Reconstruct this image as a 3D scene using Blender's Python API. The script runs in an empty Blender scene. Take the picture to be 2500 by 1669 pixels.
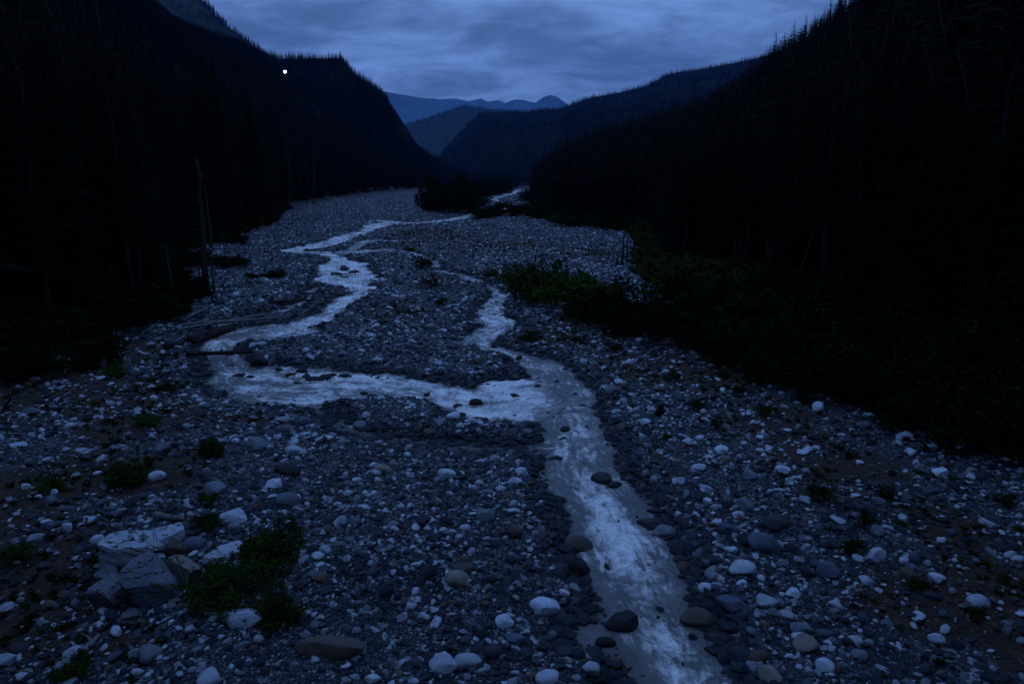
import bpy, bmesh, math, random
import numpy as np
from mathutils import Vector, Euler

random.seed(7)
RNG = np.random.default_rng(11)
S = bpy.context.scene
COL = S.collection

# ------------------------------------------------------------------ camera
CAM_H, PITCH, FOC = 12.0, math.radians(13.6), 1566.0      # metres, down tilt, focal length in units of the 2349 wide frame
cd = bpy.data.cameras.new('camera'); cam = bpy.data.objects.new('camera', cd); COL.objects.link(cam)
cd.sensor_width = 36.0; cd.lens = 24.0; cd.clip_start = 0.1; cd.clip_end = 60000
cam.location = (0, 0, CAM_H); cam.rotation_euler = (math.pi/2 - PITCH, 0, 0)
S.camera = cam

# ------------------------------------------------------------------ sky, light, exposure
EXPOSURE = 0.0
S.view_settings.view_transform = 'Standard'; S.view_settings.look = 'None'
S.view_settings.exposure = EXPOSURE; S.view_settings.gamma = 1.0
try: S.view_settings.use_curve_mapping = False
except Exception: pass
SUN_EL, SUN_ROT = math.radians(3.0), math.radians(200.0)
W = bpy.data.worlds.new('World'); S.world = W; W.use_nodes = True
nt = W.node_tree; nt.nodes.clear()
def wn(t, **k):
    n = nt.nodes.new(t)
    for a, b in k.items(): setattr(n, a, b)
    return n
def wl(a, b): nt.links.new(a, b)
def wmath(op, a, b=None, clamp=False):
    n = wn('ShaderNodeMath', operation=op); n.use_clamp = clamp
    for i, v in enumerate((a, b)):
        if v is None: continue
        if isinstance(v, (int, float)): n.inputs[i].default_value = v
        else: wl(v, n.inputs[i])
    return n.outputs[0]
def wmix(f, a, b):
    n = wn('ShaderNodeMix', data_type='RGBA')
    for k, v in ((0, f), (6, a), (7, b)):
        if isinstance(v, (int, float)): n.inputs[k].default_value = v
        elif isinstance(v, tuple): n.inputs[k].default_value = (*v, 1)
        else: wl(v, n.inputs[k])
    return n.outputs[2]
sky = wn('ShaderNodeTexSky', sky_type='NISHITA'); sky.sun_disc = False
sky.sun_elevation = SUN_EL; sky.sun_rotation = SUN_ROT; sky.dust_density = 0.3; sky.ozone_density = 4.0
tc = wn('ShaderNodeTexCoord'); sep = wn('ShaderNodeSeparateXYZ'); wl(tc.outputs['Generated'], sep.inputs[0])
zup = wmath('MAXIMUM', sep.outputs[2], 0.0); den = wmath('ADD', zup, 0.20)
comb = wn('ShaderNodeCombineXYZ')
wl(wmath('DIVIDE', sep.outputs[0], den), comb.inputs[0]); wl(wmath('DIVIDE', sep.outputs[1], den), comb.inputs[1])
def wnoise(scale, detail, rough, dist=0.0, off=(0, 0, 0), sc=(1, 1, 1)):
    m = wn('ShaderNodeMapping'); m.inputs['Location'].default_value = off; m.inputs['Scale'].default_value = sc
    wl(comb.outputs[0], m.inputs[0])
    n = wn('ShaderNodeTexNoise'); n.inputs['Scale'].default_value = scale; n.inputs['Detail'].default_value = detail
    n.inputs['Roughness'].default_value = rough; n.inputs['Distortion'].default_value = dist
    wl(m.outputs[0], n.inputs['Vector']); return n.outputs[0]
n1 = wnoise(1.25, 7, 0.56, 0.7, (2.3, 5.1, 0), (0.5, 1.0, 1)); n2 = wnoise(4.2, 8, 0.62, 0.8, (7.7, 1.9, 3), (0.75, 1.0, 1))
dens = wmath('ADD', wmath('MULTIPLY', n1, 0.66), wmath('MULTIPLY', n2, 0.34))
ramp = wn('ShaderNodeMapRange', interpolation_type='SMOOTHSTEP'); ramp.inputs['From Min'].default_value = 0.37; ramp.inputs['From Max'].default_value = 0.63
wl(dens, ramp.inputs['Value'])
cloud = wmix(ramp.outputs[0], (0.060, 0.122, 0.285), (0.165, 0.305, 0.67))
skyc = wn('ShaderNodeVectorMath', operation='SCALE'); wl(sky.outputs[0], skyc.inputs[0]); skyc.inputs['Scale'].default_value = 0.05
colr = wmix(0.92, skyc.outputs[0], cloud)
# an overcast sky grows brighter towards the zenith
zen = wmath('ADD', wmath('MULTIPLY', wmath('POWER', zup, 1.2), 1.35), 1.0)
vs = wn('ShaderNodeVectorMath', operation='SCALE'); wl(colr, vs.inputs[0]); wl(zen, vs.inputs['Scale'])
bg = wn('ShaderNodeBackground'); bg.inputs['Strength'].default_value = 1.0; wl(vs.outputs[0], bg.inputs['Color'])
wo = wn('ShaderNodeOutputWorld'); wl(bg.outputs[0], wo.inputs['Surface'])

sd = bpy.data.lights.new('sun', 'SUN'); sd.energy = 0.03; sd.angle = math.radians(50); sd.color = (0.62, 0.76, 1.0)
sun = bpy.data.objects.new('sun', sd); COL.objects.link(sun); sun.location = (0, -20, 60)
sun.rotation_euler = (math.radians(24), math.radians(4), 0)

S.cycles.use_denoising = True
try: S.cycles.denoiser = 'OPENIMAGEDENOISE'
except Exception: pass
S.cycles.max_bounces = 5; S.cycles.diffuse_bounces = 3; S.cycles.glossy_bounces = 2; S.cycles.transmission_bounces = 2; S.cycles.volume_bounces = 0
S.cycles.use_adaptive_sampling = True; S.cycles.adaptive_threshold = 0.004

# ------------------------------------------------------------------ geometry helpers
SP, CP = math.sin(PITCH), math.cos(PITCH)
def ray(px, py):
    a, b = (px - 1174.5)/FOC, (784 - py)/FOC
    return np.array([a, b*SP + CP, b*CP - SP])
def P(px, py, z=0.0):
    d = ray(px, py); t = (z - CAM_H)/d[2]
    return np.array([d[0]*t, d[1]*t, z])
def R(px, py, D):
    d = ray(px, py); t = D/math.hypot(d[0], d[1])
    return np.array([d[0]*t, d[1]*t, CAM_H + d[2]*t])
def proj(x, y, z):
    q = np.asarray(y)*CP - (np.asarray(z) - CAM_H)*SP
    u = np.asarray(y)*SP + (np.asarray(z) - CAM_H)*CP
    return 1174.5 + FOC*np.asarray(x)/q, 784 - FOC*u/q

def _hash(ix, iy, seed):
    h = (ix.astype(np.int64)*374761393 + iy.astype(np.int64)*668265263 + seed*974634777) & 0xFFFFFFFF
    h = ((h ^ (h >> 13))*1274126177) & 0xFFFFFFFF
    return ((h ^ (h >> 16)) & 0xFFFFFF)/float(0xFFFFFF)
def vnoise(x, y, seed=0):
    x = np.asarray(x, float); y = np.asarray(y, float)
    ix, iy = np.floor(x), np.floor(y); fx, fy = x - ix, y - iy
    fx = fx*fx*(3 - 2*fx); fy = fy*fy*(3 - 2*fy)
    a, b = _hash(ix, iy, seed), _hash(ix + 1, iy, seed); c, d = _hash(ix, iy + 1, seed), _hash(ix + 1, iy + 1, seed)
    return (a*(1 - fx) + b*fx)*(1 - fy) + (c*(1 - fx) + d*fx)*fy
def fbm(x, y, o=4, seed=0, g=0.5):
    s, a, t = 0, 1, 0
    for k in range(o):
        s = s + a*vnoise(np.asarray(x)*2**k + 17.3*k, np.asarray(y)*2**k - 9.1*k, seed + k); t += a; a *= g
    return s/t
def sst(a, b, x):
    t = np.clip((x - a)/(b - a), 0, 1); return t*t*(3 - 2*t)

def mesh_np(name, V, F, mat=None, smooth=True):
    me = bpy.data.meshes.new(name)
    V = np.asarray(V, np.float32); F = np.asarray(F, np.int32)
    k = F.shape[1]
    me.vertices.add(len(V)); me.vertices.foreach_set('co', V.ravel())
    me.loops.add(F.size); me.loops.foreach_set('vertex_index', F.ravel())
    me.polygons.add(len(F)); me.polygons.foreach_set('loop_start', np.arange(0, F.size, k, dtype=np.int32))
    me.polygons.foreach_set('loop_total', np.full(len(F), k, np.int32))
    me.polygons.foreach_set('use_smooth', np.full(len(F), smooth))
    me.update(calc_edges=True); me.validate()
    if mat: me.materials.append(mat)
    return me
def fattr(me, name, vals):
    a = me.attributes.new(name, 'FLOAT', 'POINT'); a.data.foreach_set('value', np.asarray(vals, np.float32))
def vattr(me, name, vals):
    a = me.attributes.new(name, 'FLOAT_VECTOR', 'POINT'); a.data.foreach_set('vector', np.asarray(vals, np.float32).ravel())
def link(name, data, parent=None):
    o = bpy.data.objects.new(name, data); COL.objects.link(o)
    if parent: o.parent = parent
    return o
def tag(o, label, cat, group=None):
    o['label'] = label; o['category'] = cat
    if group: o['group'] = group
    return o
def grid_faces(nr, nc, wrap=False):
    i = np.arange(nr - 1)[:, None]; j = np.arange(nc if wrap else nc - 1)[None, :]
    j2 = (j + 1) % nc
    return np.stack([i*nc + j, i*nc + j2, (i + 1)*nc + j2, (i + 1)*nc + j], -1).reshape(-1, 4)

# ------------------------------------------------------------------ material helper
class Mat:
    def __init__(s, name):
        s.m = bpy.data.materials.new(name); s.m.use_nodes = True; s.t = s.m.node_tree; s.t.nodes.clear()
        s.out = s.t.nodes.new('ShaderNodeOutputMaterial'); s.b = s.t.nodes.new('ShaderNodeBsdfPrincipled')
        s.t.links.new(s.b.outputs[0], s.out.inputs[0])
    def n(s, t, **k):
        n = s.t.nodes.new(t)
        for a, b in k.items(): setattr(n, a, b)
        return n
    def put(s, v, sock):
        if isinstance(v, bpy.types.NodeSocket): s.t.links.new(v, sock)
        elif isinstance(v, tuple) and len(v) == 3 and sock.type == 'RGBA': sock.default_value = (*v, 1)
        else: sock.default_value = v
    def math(s, op, a, b=0.5, clamp=False):
        n = s.n('ShaderNodeMath', operation=op); n.use_clamp = clamp
        s.put(a, n.inputs[0]); s.put(b, n.inputs[1]); return n.outputs[0]
    def mix(s, f, a, b, blend='MIX'):
        n = s.n('ShaderNodeMix', data_type='RGBA', blend_type=blend)
        s.put(f, n.inputs[0]); s.put(a, n.inputs[6]); s.put(b, n.inputs[7]); return n.outputs[2]
    def noise(s, vec, scale, detail=4, rough=0.55, dist=0.0):
        n = s.n('ShaderNodeTexNoise'); s.put(vec, n.inputs['Vector']); n.inputs['Scale'].default_value = scale
        n.inputs['Detail'].default_value = detail; n.inputs['Roughness'].default_value = rough; n.inputs['Distortion'].default_value = dist
        return n.outputs[0]
    def vor(s, vec, scale, feature='F1'):
        n = s.n('ShaderNodeTexVoronoi', feature=feature); s.put(vec, n.inputs['Vector']); n.inputs['Scale'].default_value = scale
        return n
    def ramp(s, f, stops, interp='LINEAR'):
        n = s.n('ShaderNodeValToRGB'); n.color_ramp.interpolation = interp; e = n.color_ramp.elements
        while len(e) < len(stops): e.new(0.5)
        for k, (p, c) in enumerate(stops): e[k].position = p; e[k].color = (*c, 1)
        s.put(f, n.inputs[0]); return n.outputs[0]
    def rng(s, v, a, b, c=0.0, d=1.0):
        n = s.n('ShaderNodeMapRange', interpolation_type='SMOOTHSTEP'); s.put(v, n.inputs[0])
        for i, q in enumerate((a, b, c, d)): n.inputs[i + 1].default_value = q
        return n.outputs[0]
    def attr(s, name, typ='GEOMETRY', out='Fac'):
        n = s.n('ShaderNodeAttribute'); n.attribute_name = name; n.attribute_type = typ; return n.outputs[out]
    def bump(s, h, strength=0.5, dist=0.05):
        n = s.n('ShaderNodeBump'); n.inputs['Strength'].default_value = strength; n.inputs['Distance'].default_value = dist
        s.put(h, n.inputs['Height']); s.t.links.new(n.outputs[0], s.b.inputs['Normal'])
    def set(s, color=None, rough=None, spec=0.3):
        if color is not None: s.put(color, s.b.inputs['Base Color'])
        if rough is not None: s.put(rough, s.b.inputs['Roughness'])
        s.b.inputs['Specular IOR Level'].default_value = spec; return s.m
    def obj(s): return s.n('ShaderNodeTexCoord').outputs['Object']
    def pos(s): return s.n('ShaderNodeNewGeometry').outputs['Position']

# ------------------------------------------------------------------ channels (bank pairs picked in the frame, laid on the ground plane)
def ch(pairs): return [(P(a, b)[:2], P(c, d)[:2], f) for (a, b, c, d, f) in pairs]
main = ch([(1430,1900,1900,1900,.75),(1430,1640,1750,1640,.8),(1440,1568,1668,1568,.8),(1425,1480,1645,1490,.62),(1385,1400,1600,1400,.5),(1335,1310,1580,1310,.5),(1300,1220,1535,1230,.62),
    (1285,1150,1482,1150,.66),(1245,1085,1430,1085,.5),(1247,1000,1405,1000,.42),(1235,940,1372,930,.4),(1225,885,1345,885,.3),(1190,832,1318,850,.3),
    (1150,806,1250,826,.45),(1092,788,1152,797,.6),(1058,776,1132,768,.5),(1098,756,1182,748,.68),(1094,737,1180,736,.75),(1100,704,1148,706,.6),(1122,672,1164,674,.5),
    (1112,652,1136,657,.45),(1060,630,1087,640,.5),(998,612,1022,624,.5),(982,596,1003,604,.4),(935,573,946,583,.5),(880,569,890,578,.45),(800,573,820,583,.5)])
leftc = ch([(1268,888,1262,940,.35),(1222,862,1212,968,1.0),(1150,884,1150,962,.95),(1100,888,1085,948,.8),(1010,872,1030,930,.62),(900,858,915,908,.6),(800,846,780,915,.68),(700,836,690,930,.6),
    (610,826,590,915,.62),(555,815,525,888,.5),(560,806,462,820,.5),(548,792,455,790,.7),(605,768,520,752,.35),(650,778,598,742,.55),(700,758,672,733,.85),(785,716,752,697,.85),
    (842,681,800,657,.8),(862,652,775,655,.8),(856,624,720,648,.75),(840,606,735,610,.8),(796,588,756,592,.8),(770,577,690,583,.8),(700,569,632,579,.8),(762,566,700,560,.8),(820,542,785,538,.8),
    (862,527,835,524,.8),(890,519,850,513,.75),(918,514,905,508,.6),(968,514,962,508,.55),(1050,505,1040,498,.7),(1118,490,1110,483,.75),(1185,476,1155,474,.8),(1182,468,1140,462,.8),(1150,457,1118,455,.7),(1190,446,1160,441,.7),(1213,435,1190,431,.6)])
side1 = ch([(722,650,735,668,.5),(690,684,712,690,.5),(640,706,660,716,.55),(560,722,575,730,.4),(500,738,520,748,.3)])
loop1 = ch([(905,512,905,507,.6),(870,507,868,503,.6),(845,509,850,503,.6),(846,520,856,513,.6)])
side2 = ch([(905,556,900,550,.45),(850,556,842,548,.5),(815,578,800,566,.4),(792,592,775,590,.4)])
pool = ch([(690,918,735,930,.22),(725,950,775,945,.05),(770,985,835,975,.0),(850,1010,870,988,.0),(960,1022,960,1000,.02),(1080,1034,1090,1012,.0),(1170,1038,1180,1012,.05),(1265,1045,1265,1005,.2)])
poolb = ch([(1330,1480,1400,1410,.0),(1380,1500,1420,1460,.15),(1440,1540,1450,1490,.4)])
def smooth_ch(c, sub=5, wide=0.0):
    cen = np.array([(a + b)/2 for a, b, f in c]); tg = np.gradient(cen, axis=0); tg /= np.linalg.norm(tg, axis=1)[:, None] + 1e-9
    hw = np.array([max(0.30 if cen[i][1] < 55 else 0.6, 0.5*max(abs(t[0]*(b - a)[1] - t[1]*(b - a)[0]), 0.25*np.linalg.norm(b - a) if a[1] < 90 else 0)) for i, ((a, b, f), t) in enumerate(zip(c, tg))]);
    hw = hw*np.where(cen[:, 1] > 300, 0.55, 1.0) + wide; fo = np.array([f for a, b, f in c])
    n = len(c); out = []
    for i in range(n - 1):
        p0, p1, p2, p3 = cen[max(i - 1, 0)], cen[i], cen[i + 1], cen[min(i + 2, n - 1)]
        for k in range(sub):
            t = k/sub
            q = 0.5*((2*p1) + (-p0 + p2)*t + (2*p0 - 5*p1 + 4*p2 - p3)*t*t + (-p0 + 3*p1 - 3*p2 + p3)*t**3)
            e = t*t*(3 - 2*t)
            out.append((q[0], q[1], hw[i]*(1 - e) + hw[i + 1]*e, fo[i]*(1 - e) + fo[i + 1]*e))
    out.append((*cen[-1], hw[-1], fo[-1])); return np.array(out)
CH = [(smooth_ch(main, 5, .28), 0.0), (smooth_ch(leftc, 5, .18), 0.0), (smooth_ch(side1), 0.1), (smooth_ch(loop1), 0.1), (smooth_ch(side2), 0.1), (smooth_ch(pool), 0.34), (smooth_ch(poolb), 0.15)]
FAR = 14.0
def channel(x, y, full=False):
    """signed distance to the nearest bank (negative in the water); optionally foam, along and across coordinates"""
    x = np.asarray(x, float).ravel(); y = np.asarray(y, float).ravel()
    D = np.full(x.shape, FAR); fo = np.zeros_like(x); al = np.zeros_like(x); ac = np.zeros_like(x); shal = np.zeros_like(x); wsum = np.full_like(x, 1e-6)
    order = np.argsort(y); ys = y[order]
    for ci, (c, sh) in enumerate(CH):
        L = 0.0
        for i in range(len(c) - 1):
            a, b = c[i], c[i + 1]; ab = b[:2] - a[:2]; l = float(np.hypot(*ab)) + 1e-9
            m = max(a[2], b[2]) + FAR
            i0, i1 = np.searchsorted(ys, min(a[1], b[1]) - m), np.searchsorted(ys, max(a[1], b[1]) + m)
            idx = order[i0:i1]
            if len(idx):
                xx = x[idx]; k = (xx > min(a[0], b[0]) - m) & (xx < max(a[0], b[0]) + m); idx = idx[k]
            if len(idx):
                rx, ry = x[idx] - a[0], y[idx] - a[1]
                t = np.clip((rx*ab[0] + ry*ab[1])/l**2, 0, 1)
                dx, dy = rx - t*ab[0], ry - t*ab[1]; dist = np.hypot(dx, dy); hw = a[2]*(1 - t) + b[2]*t
                sd_ = dist - hw
                if full:
                    wg = np.clip(0.15 - sd_/hw, 0, 1)**2*l; fo[idx] += wg*(a[3]*(1 - t) + b[3]*t); wsum[idx] += wg
                better = sd_ < D[idx]; q = idx[better]
                D[q] = sd_[better]
                if full:
                    al[q] = (L + t*l)[better] + ci*100
                    ac[q] = (np.sign(ab[0]*dy - ab[1]*dx)*dist)[better]
                    shal[q] = sh
                else: shal[q] = sh
            L += l
    w = (fbm(x*0.55, y*0.55, 3, 5) - 0.5)*1.1 + (fbm(x*1.9, y*1.9, 2, 8) - 0.5)*0.5
    D = D + w*np.clip(0.5 + y*0.006, 0.5, 1.6) + (fbm(x*1.1, y*0.45, 3, 12) - 0.5)*2.4*np.clip(y/50 - 0.5, 0, 1)
    fo = fo/wsum
    return (D, fo, al, ac, shal) if full else (D, shal)

# forest edges on the ground, as functions x(y)
LE = np.array([P(*p)[:2] for p in [(-250,1000),(0,890),(225,845),(230,765),(330,748),(400,735),(418,690),(398,640),(415,592),(545,548),(620,522),(642,492),(692,476),(782,456),(892,442),(950,437)]] + [(-100, 900), (-140, 1800)])
RE = np.array([P(*p)[:2] for p in [(2600,1190),(2349,1075),(2200,1010),(2000,925),(1800,862),(1700,825),(1560,690),(1478,650),(1470,560),(1440,533),(1270,515),(1190,480),(1235,432)]] + [(30, 900), (-20, 1800)])
LEo = LE[np.argsort(LE[:, 1])]; REo = RE[np.argsort(RE[:, 1])]
def left_edge(y): return np.interp(y, LEo[:, 1], LEo[:, 0])
def right_edge(y): return np.interp(y, REo[:, 1], REo[:, 0])

# brown dry soil patches (centre, radii); lower corner ones also paint the frame's dark edges
def blob(px, py, wx, wy): c = P(px, py); e = P(px + wx, py); f = P(px, py - wy); return (c[0], c[1], abs(e[0] - c[0]), abs(f[1] - c[1]))
SOIL_AND_FALLOFF = [blob(300,830,130,70), blob(420,890,110,60), blob(150,960,200,70), blob(360,990,160,80), blob(90,1180,170,120), blob(330,1150,130,60), blob(120,1400,130,150), blob(560,970,60,25), blob(60,1480,160,120), blob(40,1250,130,90), blob(230,1540,120,50), blob(2260,1380,130,80),
        blob(1270,765,110,40), blob(1480,850,170,50), blob(1640,890,150,45), blob(1800,1010,170,70), blob(1950,1110,190,70), blob(2180,1250,160,90), blob(2100,1420,150,80), blob(2300,1500,90,110),
        blob(980,548,120,18), blob(1150,575,130,16), blob(1350,590,90,14), blob(1160,630,70,14), blob(930,720,70,22), blob(1010,650,60,20)]
def soil_mask(x, y):
    x = np.asarray(x, float); s = np.zeros(x.shape)
    for (a, b, c, d) in SOIL_AND_FALLOFF: s = np.maximum(s, np.exp(-(((x - a)/c)**2 + ((y - b)/d)**2)*0.9))
    return np.clip(s*(0.35 + 1.3*fbm(x*0.35, y*0.35, 4, 31)), 0, 1)

def height(x, y):
    shp = np.shape(x); x = np.asarray(x, float).ravel(); y = np.asarray(y, float).ravel()
    D, sh = channel(x, y)
    r = np.hypot(x, y)
    z = np.where(D < 0, -0.12 - (0.55 - sh*1.3)*sst(0, 1.6, -D) - 0.02, -0.12 + 0.40*sst(0, 1.1, D) + 0.34*sst(1.5, 9, D))
    near = np.clip(1 - r/900, 0, 1)
    z = z + near*sst(-0.6, 2.5, D)*((fbm(x*0.16, y*0.16, 4, 3) - 0.5)*0.9 + (fbm(x*0.9, y*0.9, 3, 4) - 0.5)*0.22)
    z = z + near*(fbm(x*2.6, y*2.6, 3, 6) - 0.5)*0.13
    dl = left_edge(y) - x; dr = x - right_edge(y)
    z = z + 2.2*sst(-4, 12, dl) + 1.6*sst(-3, 12, dr)
    z = z + 0.6*sst(0, 9, -x - 9 - 0*y)*sst(60, 40, y)*sst(1, 6, D)
    return z.reshape(shp)
def h1(x, y): return float(height(np.array([x]), np.array([y]))[0])
def hit(px, py):
    z = 0.0
    for _ in range(4):
        p = P(px, py, z); z = 0.5*z + 0.5*h1(p[0], p[1])
    p = P(px, py, z); return float(p[0]), float(p[1]), h1(p[0], p[1])
def pxm(x, y, z=0.0):
    """frame units per metre at a place"""
    return FOC/(y*CP - (z - CAM_H)*SP)

# ------------------------------------------------------------------ materials
def ground_material():
    M = Mat('riverbed_gravel'); p = M.pos()
    wet = M.attr('wet'); soil = M.attr('soil'); wood = M.attr('wood')
    v1 = M.vor(p, 13.0); v2 = M.vor(p, 5.0); v3 = M.vor(p, 34.0)
    def cell(v): s = M.n('ShaderNodeSeparateColor'); M.t.links.new(v.outputs['Color'], s.inputs[0]); return s.outputs[0]
    stops = [(0, (0.0043, 0.00539, 0.00912)), (.4, (0.00946, 0.01176, 0.0171)), (.68, (0.01892, 0.02254, 0.02964)), (.86, (0.0473, 0.05292, 0.06042)), (.95, (0.2408, 0.2695, 0.3021)), (1, (0.3956, 0.441, 0.4902))]
    c1 = M.ramp(cell(v1), stops); c2 = M.ramp(cell(v2), stops); c3 = M.ramp(cell(v3), stops)
    big = M.rng(M.noise(p, 0.7, 3), 0.45, 0.58)
    col = M.mix(M.math('MULTIPLY', big, 0.75), M.mix(0.5, c1, c3), c2)
    nz = M.noise(p, 0.25, 5); col = M.mix(0.6, col, M.ramp(nz, [(.3, (.45, .46, .5)), (.7, (1.15, 1.12, 1.05))]), 'MULTIPLY')
    sn = M.noise(p, 3.0, 6, 0.65)
    sc = M.ramp(sn, [(.3, (.007, .0035, .0015)), (.55, (.030, .013, .003)), (.75, (.060, .030, .008))])
    col = M.mix(M.rng(M.math('ADD', soil, M.math('MULTIPLY', M.math('SUBTRACT', sn, 0.5), 0.7)), 0.3, 0.75, 0, 0.9), col, sc)
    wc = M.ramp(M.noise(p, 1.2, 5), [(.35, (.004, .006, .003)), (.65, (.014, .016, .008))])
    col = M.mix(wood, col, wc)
    col = M.mix(M.math('MULTIPLY', wet, 0.72), col, M.mix(1.0, col, (.22, .22, .24), 'MULTIPLY'))
    d1 = M.math('SUBTRACT', 1.0, v1.outputs['Distance']); d2 = M.math('SUBTRACT', 1.0, v2.outputs['Distance'])
    hgt = M.math('ADD', M.math('MULTIPLY', d1, 0.04), M.math('MULTIPLY', M.math('MULTIPLY', d2, big), 0.09))
    hgt = M.math('ADD', hgt, M.math('MULTIPLY', M.noise(p, 30, 4), 0.02))
    M.bump(hgt, 0.8, 1.0)
    return M.set(col, M.rng(wet, 0, 1, 0.85, 0.42), 0.3)

def stone_material(name, inst):
    M = Mat(name); p = M.obj()
    if inst:
        tone = M.attr('tone', 'INSTANCER')
        base = M.ramp(tone, [(0, (0.01548, 0.01764, 0.02394)), (.22, (0.02236, 0.02548, 0.03534)), (.42, (0.03612, 0.04116, 0.05358)), (.56, (0.0645, 0.0735, 0.0912)), (.68, (0.172, 0.1921, 0.2166)), (.82, (0.3784, 0.4214, 0.4674)), (.94, (0.4816, 0.539, 0.6042)), (.955, (.10, .055, .042)), (1, (.13, .09, .06))])
    else:
        base = M.n('ShaderNodeObjectInfo').outputs['Color']
    q = M.n('ShaderNodeVectorMath', operation='ADD'); M.t.links.new(p, q.inputs[0])
    oi = M.n('ShaderNodeObjectInfo'); sc = M.math('MULTIPLY', oi.outputs['Random'], 37.0); M.t.links.new(sc, q.inputs[1])
    v = q.outputs[0]
    n1 = M.noise(v, 1.3, 8, 0.62); n2 = M.noise(v, 6.0, 6, 0.65); n3 = M.noise(v, 22.0, 4, 0.6)
    col = M.mix(0.75, base, M.ramp(n1, [(.28, (.55, .56, .6)), (.5, (1, 1, 1)), (.72, (1.18, 1.14, 1.06))]), 'MULTIPLY')
    col = M.mix(0.7, col, M.ramp(n2, [(.3, (.62, .62, .64)), (.5, (1, 1, 1)), (.75, (1.15, 1.13, 1.1))]), 'MULTIPLY')
    col = M.mix(M.rng(n3, 0.62, 0.72, 0, 0.35), col, M.mix(1.0, col, (.35, .34, .34), 'MULTIPLY'))
    M.bump(M.math('ADD', M.math('MULTIPLY', n2, 0.6), M.math('MULTIPLY', n3, 0.25)), 0.55, 0.16)
    return M.set(col, M.math('ADD', 0.62, M.math('MULTIPLY', n2, 0.3)), 0.3)

def rock_material():
    """cracked pale bedrock block with rusty seams"""
    M = Mat('rusty_seamed_rock'); p = M.obj()
    base = M.n('ShaderNodeObjectInfo').outputs['Color']
    n1 = M.noise(p, 1.6, 8, 0.6); n2 = M.noise(p, 7, 6, 0.65)
    w = M.n('ShaderNodeTexWave', wave_type='BANDS', bands_direction='DIAGONAL'); M.t.links.new(p, w.inputs['Vector'])
    w.inputs['Scale'].default_value = 1.15; w.inputs['Distortion'].default_value = 5.0; w.inputs['Detail'].default_value = 4; w.inputs['Detail Scale'].default_value = 1.2
    rust = M.math('MULTIPLY', M.rng(w.outputs[1], 0.72, 0.95), M.rng(n1, 0.42, 0.62))
    col = M.mix(0.8, base, M.ramp(n1, [(.25, (.5, .52, .55)), (.5, (1, 1, 1)), (.75, (1.2, 1.17, 1.1))]), 'MULTIPLY')
    col = M.mix(0.6, col, M.ramp(n2, [(.3, (.6, .6, .6)), (.7, (1.1, 1.1, 1.1))]), 'MULTIPLY')
    col = M.mix(rust, col, (.12, .052, .02))
    w2 = M.n('ShaderNodeTexWave', wave_type='BANDS', bands_direction='Z'); M.t.links.new(p, w2.inputs['Vector'])
    w2.inputs['Scale'].default_value = 1.4; w2.inputs['Distortion'].default_value = 9.0; w2.inputs['Detail'].default_value = 5; w2.inputs['Detail Scale'].default_value = 0.8
    crack = M.rng(M.math('MULTIPLY', w2.outputs[1], M.rng(n2, .3, .6, .6, 1)), 0.86, 0.95, 1, 0)
    col = M.mix(crack, (.016, .014, .013), col)
    M.bump(M.math('ADD', M.math('MULTIPLY', n2, 0.3), M.math('MULTIPLY', crack, 0.5)), 0.8, 0.15)
    return M.set(col, 0.8, 0.25)

def water_material():
    M = Mat('glacial_water')
    foam = M.attr('foam'); flow = M.attr('flow', out='Vector'); edge = M.attr('edge'); p = M.pos()
    mp = M.n('ShaderNodeMapping'); mp.inputs['Scale'].default_value = (0.5, 1.7, 1.0); M.t.links.new(flow, mp.inputs[0])
    s1 = M.noise(mp.outputs[0], 1.0, 7, 0.6, 1.4)
    s2 = M.noise(p, 2.0, 7, 0.62, 1.2); s3 = M.noise(p, 0.55, 5, 0.55, 0.5)
    s = M.math('ADD', M.math('ADD', M.math('MULTIPLY', s1, 0.40), M.math('MULTIPLY', s2, 0.30)), M.math('MULTIPLY', s3, 0.30))
    k = M.math('ADD', M.math('ADD', 0.5, M.math('MULTIPLY', M.math('SUBTRACT', s, 0.5), 3.2)), M.math('MULTIPLY', foam, 0.62))
    mask = M.rng(k, 0.66, 1.22)
    fine = M.noise(p, 9.0, 6, 0.7, 0.6)
    mask = M.math('MULTIPLY', mask, M.rng(fine, 0.32, 0.58, 0.5, 1.0))
    murk = M.mix(M.rng(s3, 0.35, 0.65), (.104, .102, .099), (.150, .146, .140))
    murk = M.mix(M.rng(edge, 0.0, 0.5), (.060, .060, .060), murk)
    col = M.mix(mask, murk, (.86, .85, .83))
    hgt = M.math('ADD', M.math('MULTIPLY', s2, 0.5), M.math('ADD', M.math('MULTIPLY', s1, 0.6), M.math('MULTIPLY', fine, 0.12)))
    M.bump(hgt, 0.6, 0.5)
    return M.set(col, M.rng(mask, 0, 1, 0.09, 0.7), 0.5)

def leaf_material(name, a, b, scale=2.0):
    M = Mat(name); p = M.pos()
    n = M.noise(p, scale, 4, 0.6); r = M.n('ShaderNodeObjectInfo').outputs['Random']
    col = M.ramp(M.math('ADD', M.math('MULTIPLY', n, 0.8), M.math('MULTIPLY', r, 0.2)), [(.3, a), (.7, b)])
    M.b.inputs['Subsurface Weight'].default_value = 0.0
    return M.set(col, 0.95, 0.03)

def bark_material(name, a, b):
    M = Mat(name); p = M.obj()
    mp = M.n('ShaderNodeMapping'); mp.inputs['Scale'].default_value = (9, 9, 1.4); M.t.links.new(p, mp.inputs[0])
    n = M.noise(mp.outputs[0], 1.5, 8, 0.65, 0.4)
    M.bump(n, 0.7, 0.05)
    return M.set(M.ramp(n, [(.3, a), (.7, b)]), 0.92, 0.05)

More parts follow.
